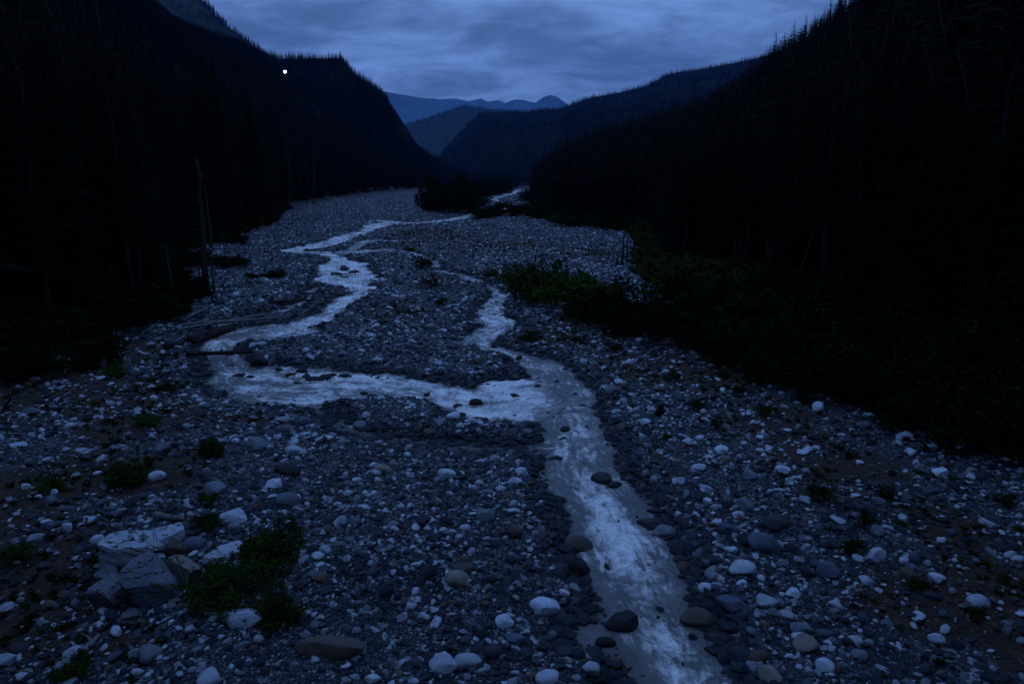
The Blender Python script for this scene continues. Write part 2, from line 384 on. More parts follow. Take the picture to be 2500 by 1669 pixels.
def hill_material(name, a, b, rock):
    M = Mat(name); p = M.pos()
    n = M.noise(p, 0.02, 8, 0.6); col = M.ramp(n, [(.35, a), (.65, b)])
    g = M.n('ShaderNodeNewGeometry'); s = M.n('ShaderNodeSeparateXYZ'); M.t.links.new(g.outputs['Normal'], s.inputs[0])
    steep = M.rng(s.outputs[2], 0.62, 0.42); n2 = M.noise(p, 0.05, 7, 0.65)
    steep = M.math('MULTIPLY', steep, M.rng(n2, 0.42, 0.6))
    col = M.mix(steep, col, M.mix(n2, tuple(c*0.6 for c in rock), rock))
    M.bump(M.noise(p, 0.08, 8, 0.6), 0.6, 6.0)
    return M.set(col, 1.0, 0.02)

M_ground = ground_material(); M_stone_i = stone_material('scattered_stone', True); M_stone = stone_material('boulder_stone', False); M_rock = rock_material()
M_water = water_material()
M_needle = leaf_material('conifer_needles', (.002, .0036, .002), (.0055, .010, .0045), 0.9)
M_needle_far = leaf_material('distant_conifer_needles', (.002, .0032, .002), (.005, .008, .004), 0.05)
M_leaf = leaf_material('willow_leaves', (.0025, .0065, .0014), (.010, .021, .004), 1.6)
M_bush = leaf_material('bush_leaves', (.012, .028, .004), (.042, .075, .013), 1.6)
M_weed = leaf_material('low_plant_leaves', (.008, .014, .003), (.028, .036, .008), 2.5)
M_bark = bark_material('conifer_bark', (.010, .008, .007), (.032, .026, .023))
M_snag = bark_material('weathered_dead_wood', (.025, .023, .022), (.085, .08, .076))
M_darkwood = bark_material('dark_wet_wood', (.014, .011, .010), (.05, .038, .032))
M_log = bark_material('bleached_driftwood', (.08, .075, .072), (.22, .21, .20))
M_hill = hill_material('forested_hillside', (.003, .005, .003), (.007, .010, .005), (.04, .028, .025))
M_mtn = hill_material('far_mountain_rock_hazed', (.055, .105, .16), (.095, .16, .22), (.12, .17, .22))  # blue haze of distance is painted into this rock colour
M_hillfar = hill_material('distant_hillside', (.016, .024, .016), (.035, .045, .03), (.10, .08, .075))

# ------------------------------------------------------------------ ground sheet
th = np.radians(np.concatenate([np.linspace(-180, -50, 34)[:-1], np.linspace(-50, 50, 560), np.linspace(50, 180, 34)[1:-1]]))
pyr = np.linspace(1640, 424, 430)
ang = PITCH - np.arctan((784 - pyr)/FOC)
rr = np.concatenate([[0.05, 1.5, 3, 4.5, 6, 7.5, 9, 10.5], CAM_H/np.tan(ang), np.geomspace(1050, 11000, 30)])
rr = np.unique(np.sort(rr))
gx = np.sin(th)[None, :]*rr[:, None]; gy = np.cos(th)[None, :]*rr[:, None]
gz = height(gx, gy)
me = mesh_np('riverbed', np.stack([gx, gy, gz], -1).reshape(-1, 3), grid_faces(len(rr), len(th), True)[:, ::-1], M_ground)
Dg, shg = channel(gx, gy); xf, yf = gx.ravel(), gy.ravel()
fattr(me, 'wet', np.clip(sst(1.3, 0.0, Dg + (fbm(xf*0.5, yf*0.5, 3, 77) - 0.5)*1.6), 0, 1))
fattr(me, 'soil', soil_mask(xf, yf)*sst(0.8, 2.5, Dg))  # real soil plus the darkening painted into the lower corners
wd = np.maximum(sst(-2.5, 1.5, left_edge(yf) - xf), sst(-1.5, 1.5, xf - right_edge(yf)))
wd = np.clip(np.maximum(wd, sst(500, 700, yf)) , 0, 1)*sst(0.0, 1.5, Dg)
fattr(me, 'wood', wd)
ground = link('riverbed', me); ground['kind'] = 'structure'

# ------------------------------------------------------------------ river surface
th2 = np.radians(np.linspace(-41, 41, 760)); py2 = np.linspace(1760, 412.5, 760)
r2 = CAM_H/np.tan(PITCH - np.arctan((784 - py2)/FOC)); r2 = np.sort(r2)
wx, wy = np.sin(th2)[None, :]*r2[:, None], np.cos(th2)[None, :]*r2[:, None]
D, fo, al, ac, shl = channel(wx, wy, True)
cellw = (np.ones_like(wx)*r2[:, None]).ravel()
keep_v = D < 0.25 + cellw*0.012
F = grid_faces(len(r2), len(th2))
F = F[keep_v[F].any(1)]
used = np.unique(F); remap = np.full(len(D), -1); remap[used] = np.arange(len(used)); F = remap[F][:, ::-1]
X, Y = wx.ravel()[used], wy.ravel()[used]; D, fo, al, ac, shl = D[used], fo[used], al[used], ac[used], shl[used]
foam = fo*np.where((Y < 34) & (X > -1.5) & (fo < .9), 0.54*sst(0.1, 0.8, -D) + 0.84*sst(0.6, 1.8, -D), sst(0.05, 0.9, -D)) + 0.10*sst(0.3, 0.0, np.abs(D))
foam = np.clip(foam + (fbm(X*0.35, Y*0.35, 3, 55) - 0.5)*0.5*np.clip(fo*2, 0, 1), 0, 1)
zz = -0.12 + sst(0.0, 0.8, -D)*foam*((fbm(al*0.9, ac*1.6, 3, 21) - 0.4)*0.42 + (fbm(X*2.3, Y*2.3, 3, 22) - 0.5)*0.26) + (fbm(X*1.2, Y*1.2, 2, 23) - 0.5)*0.02
me = mesh_np('river', np.stack([X, Y, zz], -1), F, M_water)
fattr(me, 'foam', foam); vattr(me, 'flow', np.stack([al, ac, np.zeros_like(al)], -1)); fattr(me, 'edge', np.clip(-D/1.5, 0, 1)*(shl < 0.2))
river = link('river', me); river['kind'] = 'structure'

# ------------------------------------------------------------------ hills
def loft(name, ridge, foot, back, prof, mat, nu=260, nv=60, amp=0.0, rough=0.004, seed=0, freq=1/260.):
    ridge, foot = np.array(ridge), np.array(foot)
    t = np.linspace(0, 1, len(ridge)); u = np.linspace(0, 1, nu)
    rd = np.stack([np.interp(u, t, ridge[:, k]) for k in range(3)], -1)
    tf = np.linspace(0, 1, len(foot)); ft = np.stack([np.interp(u, tf, foot[:, k]) for k in range(2)], -1)
    s = np.concatenate([np.linspace(0, 1, nv), 1 + np.linspace(0, 1, 16)[1:]])
    bk = rd[:, :2] + np.array(back)
    V = np.zeros((len(s), nu, 3))
    for i, q in enumerate(s):
        if q <= 1:
            xy = ft*(1 - q) + rd[:, :2]*q; z = -3 + (rd[:, 2] + 3)*q**prof
            k = 4*q*(1 - q)
        else:
            e = q - 1; xy = rd[:, :2]*(1 - e) + bk*e; z = rd[:, 2]*(1 - e) - 3*e; k = 0
        n = fbm(xy[:, 0]*freq, xy[:, 1]*freq, 5, seed) - 0.5
        z = z + (amp*k*n if q <= 1 else 0) + (fbm(xy[:, 0]*freq*9, xy[:, 1]*freq*9, 3, seed + 9) - 0.5)*rd[:, 2]*rough*min(1, q*4)
        V[i, :, :2] = xy; V[i, :, 2] = z
    o = link(name, mesh_np(name, V.reshape(-1, 3), grid_faces(len(s), nu)[:, ::-1], mat)); o['kind'] = 'structure'
    return V[:nv]

HL = loft('hill', [R(a[0], a[1], a[2]*(0.7 if a[2] > 600 else 0.8)) for a in [(-1500,-500,330),(-900,-420,420),(-300,-300,650),(100,-150,1000),(300,-8,1400),(400,50,1700),(500,88,1850),(550,100,1860),(600,124,1850),(640,136,1840),(700,134,1830),(782,134,1800),(800,160,1790),(850,196,1780),(885,226,1770),(908,268,1760),(925,305,1750),(960,338,1740),(1000,362,1735),(1040,386,1730),(1075,402,1730)]],
     [(-90,-120),(-85,0),(-90,120),(-122,280),(-126,400),(-122,560),(-118,700),(-112,800),(-102,900),(-98,1000),(-98,1080),(-98,1160),(-98,1200)], (-700, 350), 1.0, M_hill, 320, 70, 90, 0.010, 3)
HR = loft('hill', [R(*a) for a in [(4200,-700,200),(3000,-560,230),(2600,-430,270),(2349,-240,320),(2150,-110,370),(1950,20,420),(1880,85,450),(1800,160,490),(1740,195,530),(1640,252,590),(1500,298,660),(1400,320,720),(1330,345,780),(1285,372,830),(1250,398,880)]],
     [(60,-140),(52,-40),(48,40),(50,120),(48,200),(44,300),(44,400),(46,520),(46,640),(44,760),(40,860)], (600, 250), 0.9, M_hill, 260, 60, 28, 0.010, 14, 1/120.)
HB = loft('hill', [R(a[0], a[1], a[2]*1.35) for a in [(2300,-60,2300),(2000,62,2350),(1850,108,2400),(1745,132,2450),(1640,154,2450),(1540,169,2450),(1480,199,2450),(1420,213,2420),(1350,226,2400),(1292,248,2380),(1200,257,2350),(1110,259,2300),(1075,285,2250),(1050,315,2200),(1022,345,2150),(1000,372,2100),(985,400,2080)]],
     [(700,900),(500,1000),(330,1100),(200,1200),(90,1350),(20,1500),(-60,1700),(-150,2100),(-220,2400)], (700, 900), 0.85, M_hill, 300, 60, 70, 0.006, 23)
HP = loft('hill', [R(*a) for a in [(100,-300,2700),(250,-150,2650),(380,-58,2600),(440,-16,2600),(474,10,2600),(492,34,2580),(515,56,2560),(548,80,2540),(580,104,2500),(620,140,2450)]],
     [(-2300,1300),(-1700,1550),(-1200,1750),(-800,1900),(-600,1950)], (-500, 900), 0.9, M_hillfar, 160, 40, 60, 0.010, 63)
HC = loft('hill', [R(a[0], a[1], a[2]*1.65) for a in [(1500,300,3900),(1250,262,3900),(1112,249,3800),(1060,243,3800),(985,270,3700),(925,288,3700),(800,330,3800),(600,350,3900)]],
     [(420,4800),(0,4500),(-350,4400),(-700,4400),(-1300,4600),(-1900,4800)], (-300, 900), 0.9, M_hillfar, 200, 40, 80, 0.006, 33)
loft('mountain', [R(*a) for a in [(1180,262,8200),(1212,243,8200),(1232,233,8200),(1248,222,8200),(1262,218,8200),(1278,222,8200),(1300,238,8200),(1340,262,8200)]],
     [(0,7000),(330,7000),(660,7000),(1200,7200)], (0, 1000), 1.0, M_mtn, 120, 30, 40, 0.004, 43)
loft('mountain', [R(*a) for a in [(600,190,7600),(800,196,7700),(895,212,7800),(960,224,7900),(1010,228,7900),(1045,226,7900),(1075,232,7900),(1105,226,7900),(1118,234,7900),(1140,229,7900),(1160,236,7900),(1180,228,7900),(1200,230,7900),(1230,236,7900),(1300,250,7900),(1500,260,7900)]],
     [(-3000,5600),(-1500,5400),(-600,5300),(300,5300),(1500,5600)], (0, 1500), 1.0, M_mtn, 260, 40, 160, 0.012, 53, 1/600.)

# ------------------------------------------------------------------ plant and stone prototypes
def conifer_geo(seed, whorls, nbr, segs, rmax, t0=0.06, gaps=0.0, fine=False):
    r = np.random.default_rng(seed); V, F = [], []
    for w in range(whorls):
        t = t0 + (1 - t0)*(w + r.uniform(-.3, .3))/whorls
        t = min(max(t, t0), 0.99)
        Rw = rmax*((1 - t)**0.8)*r.uniform(.72, 1.15)*(1 if t > 0.2 else 0.55 + 2.2*t) + 0.006
        n = max(3, int(nbr*(1 - 0.4*t) + r.integers(-1, 2)))
        a0 = r.uniform(0, 6.28)
        for k in range(n):
            if r.uniform() < gaps: continue
            a = a0 + 6.283*k/n + r.uniform(-.35, .35); L = Rw*r.uniform(.65, 1.15)
            ca, sa = math.cos(a), math.sin(a); up = r.uniform(-.05, .22)*L; dr = r.uniform(.35, .75)*L
            def at(u): return np.array((ca*L*u, sa*L*u, t + up*u*2 - dr*u*u))
            if not fine:
                base = len(V)
                for q in range(segs + 1):
                    u = q/segs; rad = L*u; z = t + up*u*2 - dr*u*u
                    wd = (0.30*L*(1 - 0.75*u) + 0.004)*(1.0 if q % 2 else 0.6)*r.uniform(.7, 1.25)*(0.25 if q == segs else 1)
                    V.append((ca*rad, sa*rad, z)); sagg = wd*r.uniform(.25, .7)
                    V.append((ca*rad - sa*wd, sa*rad + ca*wd, z - sagg)); V.append((ca*rad + sa*wd, sa*rad - ca*wd, z - sagg))
                    if q:
                        b = base + 3*(q - 1); F.append((b, b + 3, b + 4, b + 1)); F.append((b, b + 2, b + 5, b + 3))
                continue
            nseg = max(4, int(segs*(0.45 + 0.75*(1 - t)))); out = np.array((ca, sa, 0)); sd = np.array((-sa, ca, 0))
            for q in range(nseg + 1):
                u = (q + .4)/(nseg + .4); p = at(u); tl = (0.34*L*(1 - 0.72*u) + 0.005)*r.uniform(.7, 1.3)
                for sgn in ((-1, 1) if q < nseg else (0,)):
                    d = out*r.uniform(.45, .9) + sd*sgn*r.uniform(.5, 1.0) + np.array((0, 0, r.uniform(-.75, -.1))); d /= np.linalg.norm(d)
                    wv = np.cross(d, (0, 0, 1)); wv /= np.linalg.norm(wv) + 1e-9; w_ = tl*r.uniform(.09, .17); o_ = len(V)
                    m = p + d*tl*.45
                    V.append(tuple(p)); V.append(tuple(m + wv*w_ - np.array((0, 0, w_*.5)))); V.append(tuple(p + d*tl)); V.append(tuple(m - wv*w_ - np.array((0, 0, w_*.5))))
                    F.append((o_, o_ + 1, o_ + 2, o_ + 3))
    return V, F
def tube(pts, rads, sides=7, V=None, F=None):
    V = [] if V is None else V; F = [] if F is None else F
    pts = [Vector(p) for p in pts]; b0 = len(V)
    for i, p in enumerate(pts):
        d = (pts[min(i + 1, len(pts) - 1)] - pts[max(i - 1, 0)]).normalized()
        x = d.orthogonal().normalized(); 
        ref = Vector((0.31, 0.9, 0.27)); x = (ref - d*ref.dot(d)).normalized(); y = d.cross(x)
        for k in range(sides):
            a = 2*math.pi*k/sides; V.append(tuple(p + (x*math.cos(a) + y*math.sin(a))*rads[i]))
        if i:
            for k in range(sides):
                k2 = (k + 1) % sides; q = b0 + (i - 1)*sides
                F.append((q + k, q + k2, q + sides + k2, q + sides + k))
    for i, rev in ((0, True), (len(pts) - 1, False)):
        c = len(V); V.append(tuple(pts[i])); q = b0 + i*sides
        for k in range(sides):
            k2 = (k + 1) % sides
            F.append((c, q + k2, q + k, c) if rev else (c, q + k, q + k2, c))
    return V, F
def mesh_py(name, V, F, mat, smooth=True):
    me = bpy.data.meshes.new(name); me.from_pydata(V, [], [tuple(dict.fromkeys(f)) for f in F]); me.update()
    if smooth: me.polygons.foreach_set('use_smooth', [True]*len(me.polygons))
    if mat: me.materials.append(mat)
    return me
def trunk_geo(seed, rad=0.014):
    r = random.Random(seed); pts = [(r.uniform(-.004, .004)*i, r.uniform(-.004, .004)*i, i/7*0.97 - 0.01) for i in range(8)]
    return tube(pts, [rad*(1.35 if i == 0 else 1)*(1 - i/7*0.92) for i in range(8)], 7)
NEAR_CONE = []
for k in range(7):
    rm = [0.15, 0.13, 0.17, 0.12, 0.145, 0.16, 0.11][k]
    cv, cf = conifer_geo(100 + k, [44, 38, 48, 40, 42, 46, 36][k], 7, 9, rm, [0.10, 0.22, 0.06, 0.3, 0.14, 0.05, 0.34][k], [.08, .2, .05, .25, .1, .12, .3][k], True)
    tv, tf = trunk_geo(k)
    NEAR_CONE.append((mesh_py('conifer_trunk', tv, tf, M_bark), mesh_py('conifer_crown', cv, cf, M_needle)))

def proto_collection(name, meshes):
    c = bpy.data.collections.new(name)
    for i, m in enumerate(meshes):
        o = bpy.data.objects.new(f'{name}_{i:02d}', m); c.objects.link(o)
    return c
far_meshes = []
for k in range(6):
    cv, cf = conifer_geo(300 + k, 15, 7, 2, [0.15, 0.12, 0.17, 0.14, 0.11, 0.16][k], 0.05, 0.05)
    tv, tf = trunk_geo(50 + k, 0.012); n = len(cv)
    cv = cv + tv; cf = [tuple(f) for f in cf] + [tuple(i + n for i in f) for f in tf]
    far_meshes.append(mesh_py('far_conifer', cv, cf, M_needle_far))
C_FAR = proto_collection('forest_tree', far_meshes)

def scatter(name, pts, rot, scl, coll, tone=None, npick=8):
    me = bpy.data.meshes.new(name); n = len(pts)
    me.vertices.add(n); me.vertices.foreach_set('co', np.asarray(pts, np.float32).ravel()); me.update()
    vattr(me, 'rot', rot); vattr(me, 'scl', scl)
    a = me.attributes.new('pick', 'INT', 'POINT'); a.data.foreach_set('value', RNG.integers(0, npick, n).astype(np.int32))
    if tone is not None: fattr(me, 'tone', tone)
    o = link(name, me); o['kind'] = 'stuff'
    g = bpy.data.node_groups.new(name + '_nodes', 'GeometryNodeTree')
    g.interface.new_socket('Geometry', in_out='INPUT', socket_type='NodeSocketGeometry'); g.interface.new_socket('Geometry', in_out='OUTPUT', socket_type='NodeSocketGeometry')
    gi, go = g.nodes.new('NodeGroupInput'), g.nodes.new('NodeGroupOutput')
    ip = g.nodes.new('GeometryNodeInstanceOnPoints'); ci = g.nodes.new('GeometryNodeCollectionInfo')
    ci.inputs['Collection'].default_value = coll; ci.inputs['Separate Children'].default_value = True; ci.inputs['Reset Children'].default_value = True
    def na(nm, ty):
        q = g.nodes.new('GeometryNodeInputNamedAttribute'); q.data_type = ty; q.inputs['Name'].default_value = nm
        return next(s for s in q.outputs if s.name == 'Attribute' and s.enabled)
    L = g.links.new
    L(gi.outputs[0], ip.inputs['Points']); L(ci.outputs[0], ip.inputs['Instance']); ip.inputs['Pick Instance'].default_value = True
    L(na('pick', 'INT'), ip.inputs['Instance Index']); L(na('rot', 'FLOAT_VECTOR'), ip.inputs['Rotation']); L(na('scl', 'FLOAT_VECTOR'), ip.inputs['Scale'])
    L(ip.outputs[0], go.inputs[0])
    md = o.modifiers.new('scatter', 'NODES'); md.node_group = g
    return o

# skyline of the valley sides: how high the trees may reach seen from the bridge
SIL = np.array([(-900,-900),(0,-280),(300,-82),(395,28),(500,68),(550,80),(600,104),(640,117),(780,114),(800,140),(850,176),(885,206),(910,262),(925,298),(960,330),(1000,352),(1040,378),(1200,388),(1250,350),(1280,320),(1340,292),(1400,272),(1500,250),(1600,214),(1640,200),(1700,158),(1740,122),(1780,82),(1850,50),(1900,10),(1960,-50),(2349,-500),(3500,-1500)], float)
def tree_cap(x, y, z0, sil):
    """tallest tree at this place that stays under the skyline"""
    x = np.asarray(x, float); y = np.maximum(np.asarray(y, float), 4.0)
    px, _ = proj(x, y, z0); py = np.interp(px, sil[:, 0], sil[:, 1])
    b = (784 - py)/FOC; ztop = CAM_H + y*(b*CP - SP)/(b*SP + CP)
    return ztop - z0

# ------------------------------------------------------------------ forests: flat margins and hillsides
pts, hts = [], []
SILB = np.array([(900,400),(985,385),(1000,360),(1020,335),(1050,303),(1075,272),(1110,248),(1200,246),(1292,236),(1350,213),(1480,186),(1540,156),(1640,141),(1745,119),(2000,50),(2400,-80)], float)
caps = []
def add_trees(xyz, h, sil=None, lo=.72):
    if sil is not None:
        f = xyz[:, 1] > 12; h = np.where(f, np.minimum(h, tree_cap(xyz[:, 0], xyz[:, 1], xyz[:, 2], sil)*RNG.uniform(lo, 1.06, len(h))), h)
    pts.append(xyz); hts.append(h)
def hillside(V, n, hmin, hmax, seed, gap=0.0, ridge_n=0, sil=None, lo=.6):
    r = np.random.default_rng(seed); nv, nu = V.shape[:2]
    A, B, C_ = V[:-1, :-1], V[1:, :-1], V[:-1, 1:]
    ar = np.linalg.norm(np.cross(B - A, C_ - A)[..., :2] if False else np.cross(B - A, C_ - A), axis=-1)
    ctr = (A + V[1:, 1:])/2; d = np.hypot(ctr[..., 0], ctr[..., 1])
    wgt = (ar*np.clip(700/d, 0.25, 2)).ravel(); wgt /= wgt.sum()
    idx = r.choice(wgt.size, n, p=wgt); i, j = np.unravel_index(idx, ar.shape); u, v = r.uniform(size=(2, n))
    p = V[i, j]*((1 - u)*(1 - v))[:, None] + V[i + 1, j]*(u*(1 - v))[:, None] + V[i, j + 1]*((1 - u)*v)[:, None] + V[i + 1, j + 1]*(u*v)[:, None]
    if ridge_n:
        jj = r.uniform(0, nu - 1.001, ridge_n); j0 = jj.astype(int); f = (jj - j0)[:, None]
        q = V[-1, j0]*(1 - f) + V[-1, j0 + 1]*f; q = q + r.normal(0, 4, q.shape)*np.array([1, 1, 0]); q[:, 2] -= 1
        p = np.concatenate([p, q])
    h = r.uniform(hmin, hmax, len(p))*(0.6 + 0.8*fbm(p[:, 0]/90, p[:, 1]/90, 3, seed)) 
    if gap:
        k = fbm(p[:, 0]/70, p[:, 1]/70, 4, seed + 4) > gap; p, h = p[k], h[k]
    add_trees(p - np.array([0, 0, 0.8]), h, sil, lo)
hillside(HL, 15000, 13, 25, 1, 0.30, 1500, SIL, .5)
hillside(HR, 5200, 16, 42, 2, 0.0, 260, SIL, .45)
hillside(HB, 13000, 14, 30, 3, 0.33, 1200, SILB, .4)
hillside(HP, 3500, 12, 26, 6, 0.3, 500)
hillside(HC, 5000, 16, 30, 4, 0.25, 600)
r = np.random.default_rng(5)
def flat_forest(n, y0, y1, side, depth, gap=3.0):
    y = r.uniform(y0, y1, n) if y0 < 60 else np.exp(r.uniform(math.log(y0), math.log(y1), n))
    off = gap + depth*r.uniform(0, 1, n)**1.3
    x = left_edge(y) - off if side < 0 else right_edge(y) + off
    z = height(x, y); add_trees(np.stack([x, y, z - .4], -1), r.uniform(18, 42, n), SIL)
flat_forest(330, -70, 60, -1, 60); flat_forest(950, 60, 900, -1, 45); flat_forest(260, -70, 40, 1, 40, 13); flat_forest(260, 30, 90, 1, 35, 9); flat_forest(900, 90, 900, 1, 30, 4)
n = 620; y = r.uniform(-60, 13, n); x = (0.78*(np.maximum(y, -8) + 7) + 6.5 + 40*r.uniform(0, 1, n)**1.5)*r.choice([-1, 1], n)  # unseen trees added around the camera so the lower corners fall darker
k = channel(x, y)[0] > 2; x, y = x[k], y[k]; add_trees(np.stack([x, y, height(x, y) - .4], -1), r.uniform(24, 42, len(x)))
n = 3600; y = np.exp(r.uniform(math.log(640), math.log(2300), n)); x = r.uniform(-0.16, 0.34, n)*y
k = (channel(x, y)[0] > 4) & ~((y < 850) & (np.abs(x - 35) < 30)); x, y = x[k], y[k]
add_trees(np.stack([x, y, np.full(len(x), 0.2)], -1), r.uniform(10, 22, len(x)))
FP, FH = np.concatenate(pts), np.concatenate(hts)
front = FP[:, 1] > 12
ppx, ppy = proj(FP[:, 0], np.maximum(FP[:, 1], 1), FP[:, 2])
clear = front & (np.abs(ppx - 655) < 9) & (ppy > 160) & (ppy < 205) & (FP[:, 1] > 300)          # a gap in the trees round the road lamp
near_track = (np.hypot(FP[:, 0], FP[:, 1]) < 14)
ok = (FH > 4) & ~clear & ~near_track
FP, FH = FP[ok], FH[ok]

# ------------------------------------------------------------------ conifers that can be told apart: the nearest and largest become objects
dist = np.hypot(FP[:, 0], FP[:, 1]); vis = (FP[:, 1] > 14)
qx, qy = proj(FP[:, 0], np.maximum(FP[:, 1], 1), FP[:, 2])
vis &= (qx > -60) & (qx < 2410) & (dist < 420)
el = np.where(FP[:, 0] < 0, left_edge(FP[:, 1]) - FP[:, 0], FP[:, 0] - right_edge(FP[:, 1]))
score = FH/dist*(1.0/(1 + np.maximum(el - 6, 0)/6)); score[~vis] = -1
pick = np.argsort(-score)[:230]; single = np.zeros(len(FP), bool); single[pick] = True
rest = ~single
sc = np.stack([FH[rest]*RNG.uniform(.85, 1.2, rest.sum())]*2 + [FH[rest]], -1)
rt = np.zeros((rest.sum(), 3)); rt[:, 2] = RNG.uniform(0, 6.28, rest.sum()); rt[:, :2] = RNG.normal(0, .02, (rest.sum(), 2))
scatter('forest', FP[rest], rt, sc, C_FAR, None, 6)

ORD = ['', 'second ', 'third ', 'fourth ', 'fifth ', 'sixth ', 'seventh ', 'eighth ']
def tree(x, y, z, h, kind, rz):
    e = bpy.data.objects.new('conifer', None); COL.objects.link(e); e.location = (x, y, z); e.rotation_euler = (random.gauss(0, .015), random.gauss(0, .015), rz)
    wv = h*random.uniform(.85, 1.15); e.scale = (wv, wv, h); e.empty_display_size = 0.1
    link('trunk', NEAR_CONE[kind][0], e); link('crown', NEAR_CONE[kind][1], e); return e
LM_TREE = {-1: [('pale leaning snag in the left forest', P(200, 664)), ('tall bare trunk above the stream bend', P(470, 672)), ('log jam at the stream bend', P(430, 745)), ('flat green shrub on the left gravel', P(525, 608)), ('far end of the left gravel bar', P(900, 442)), ('lowest edge of the brown left terrace', P(60, 950))],
           1: [('cluster of snags on the right gravel', P(1430, 604)), ('tall rounded willow by the side stream', P(1240, 690)), ('pale log lying in the right forest', P(2010, 710)), ('low willows by the far river bend', P(1190, 490)), ('last willow of the right thicket', P(2300, 1055))]}
trees = []
for i in pick:
    o = tree(*map(float, FP[i]), float(FH[i]), random.randrange(7), random.uniform(0, 6.28)); trees.append((o, FP[i], -1 if FP[i][0] < 0 else 1))
for side in (-1, 1):
    T = [(o, p) for o, p, s in trees if s == side]; done = {}
    for name, q in LM_TREE[side]:
        rk = sorted(T, key=lambda t: np.hypot(t[1][0] - q[0], t[1][1] - q[1]))
        for n_, (o, p) in enumerate(rk[:8]):
            if id(o) not in done or done[id(o)][0] > n_: done[id(o)] = (n_, name, o)
    for o, p in T:
        s = 'left' if side < 0 else 'right'
        if id(o) in done:
            n_, name, _ = done[id(o)]
            tag(o, f'dark conifer {ORD[n_]}closest to the {name}', 'tree', f'conifers of the {s} forest')
        else:
            tag(o, f'dark conifer standing back in the unlit mass of the {s} forest', 'tree', f'conifers of the {s} forest')

# the conifers that stand out against the sky
def skyline(V, lst, label, group):
    q = V.reshape(-1, 3); qx, qy = proj(q[:, 0], np.maximum(q[:, 1], 1), q[:, 2]); base = np.arange(len(q)) >= len(q) - V.shape[1]*3
    for n_, (px, over) in enumerate(lst):
        py = np.interp(px, SIL[:, 0], SIL[:, 1]) - over*.62
        i = int(np.argmin(np.where(base & (q[:, 1] > 100), np.abs(qx - px), 1e9))); x, y, z = map(float, q[i])
        x += (px - qx[i])*y/FOC; b = (784 - py)/FOC; h = CAM_H + y*(b*CP - SP)/(b*SP + CP) - z
        o = tree(x, y, z - 1, max(h, 9), n_ % 7 if n_ % 3 else 2, random.uniform(0, 6.28)); o.scale = (max(h, 9)*1.7, max(h, 9)*1.7, max(h, 9))
        tag(o, label[n_] if isinstance(label, list) else label.format(('', 'second ', 'third ', 'fourth ', 'fifth ', 'sixth ', 'seventh ', 'eighth ', 'ninth ', 'tenth ', 'eleventh ', 'twelfth ')[n_]), 'tree', group)
skyline(HR, [(1925, 34), (1902, 44), (1886, 16), (1866, 22), (1842, 44), (1815, 36), (1794, 12), (1772, 40), (1752, 14), (1716, 18)], '{}highest conifer silhouetted on the steep right skyline', 'conifers on the right skyline')
skyline(HR, [(1282, 28), (1306, 10), (1340, 26), (1372, 12), (1416, 28), (1452, 12), (1497, 30), (1546, 14), (1592, 26), (1642, 34), (1668, 14)], '{}conifer from the valley end along the right tree line against the far ridge', 'conifers along the right tree line')
skyline(HL, [(797, 13), (782, 9), (664, 8), (592, 16), (598, 9), (850, 11), (872, 10), (890, 10)], ['conifer at the very lip of the cliff on the left plateau', 'conifer just left of the lip of the left plateau', 'conifer on the left plateau right above the bright lamp', 'tall conifer where the left skyline levels into the plateau', 'conifer beside the tall one where the left skyline levels out', 'topmost conifer on the falling edge right of the left plateau', 'middle conifer on the falling edge right of the left plateau', 'lowest conifer on the falling edge, above the cliff face'], 'conifers on the left skyline')

# ------------------------------------------------------------------ dead trees
def dead_tree(a, b, rad, mat, label, cat='dead tree', nb=5, name='dead_tree', group=None, bend=0.0):
    """a standing snag: foot and top given in the frame, the top at the foot's distance"""
    fx, fy, fz = hit(*a); D_ = math.hypot(fx, fy)
    px, py = b; d = ray(px, py); t = fy/d[1]; top = Vector((d[0]*t, fy, CAM_H + d[2]*t)) - Vector((fx, fy, fz))
    e = bpy.data.objects.new(name, None); COL.objects.link(e); e.location = (fx, fy, fz - 0.15); e.empty_display_size = 0.2
    rd = random.Random(label); N = 8
    pts_ = [top*(i/(N - 1)) + Vector((rd.uniform(-1, 1), rd.uniform(-1, 1), 0))*rad*0.5 + Vector((bend, 0, 0))*math.sin(math.pi*i/(N - 1)) for i in range(N)]
    V, F = tube(pts_, [rad*(1.3 if i == 0 else 1)*(1 - 0.72*i/(N - 1)) for i in range(N)], 8)
    link('trunk', mesh_py('dead_trunk', V, F, mat), e)
    for k in range(nb):
        u = rd.uniform(.3, .95); p0 = top*u; an = rd.uniform(0, 6.28); L = top.length*rd.uniform(.04, .11)
        V, F = tube([p0, p0 + Vector((math.cos(an)*L*.5, math.sin(an)*L*.5, -L*.06)), p0 + Vector((math.cos(an)*L, math.sin(an)*L, rd.uniform(-.3, .2)*L))], [rad*.28, rad*.18, rad*.06], 5)
        link('branch', mesh_py('dead_branch', V, F, mat), e)
    return tag(e, label, cat, group)
GS = 'snags on the right gravel'; GL = 'bare trunks along the left forest edge'
dead_tree((204,668), (171,528), .14, M_snag, 'pale bare snag leaning over in the dark left forest', group=GL)
dead_tree((470,674), (456,360), .34, M_darkwood, 'thick tall bare dark trunk rising at the edge of the left gravel', nb=10, group=GL)
dead_tree((492,672), (482,592), .12, M_darkwood, 'thin dark broken trunk just right of the thick tall trunk', nb=3, group=GL)
dead_tree((458,648), (452,560), .09, M_darkwood, 'slim dark trunk just left of the thick tall trunk', nb=3, group=GL)
dead_tree((486,570), (470,425), .20, M_snag, 'greyish bare trunk standing behind the thick tall trunk', nb=8, group=GL)
dead_tree((396,672), (378,556), .18, M_snag, 'grey broken snag between the leaning snag and the thick tall trunk', nb=5, group=GL)
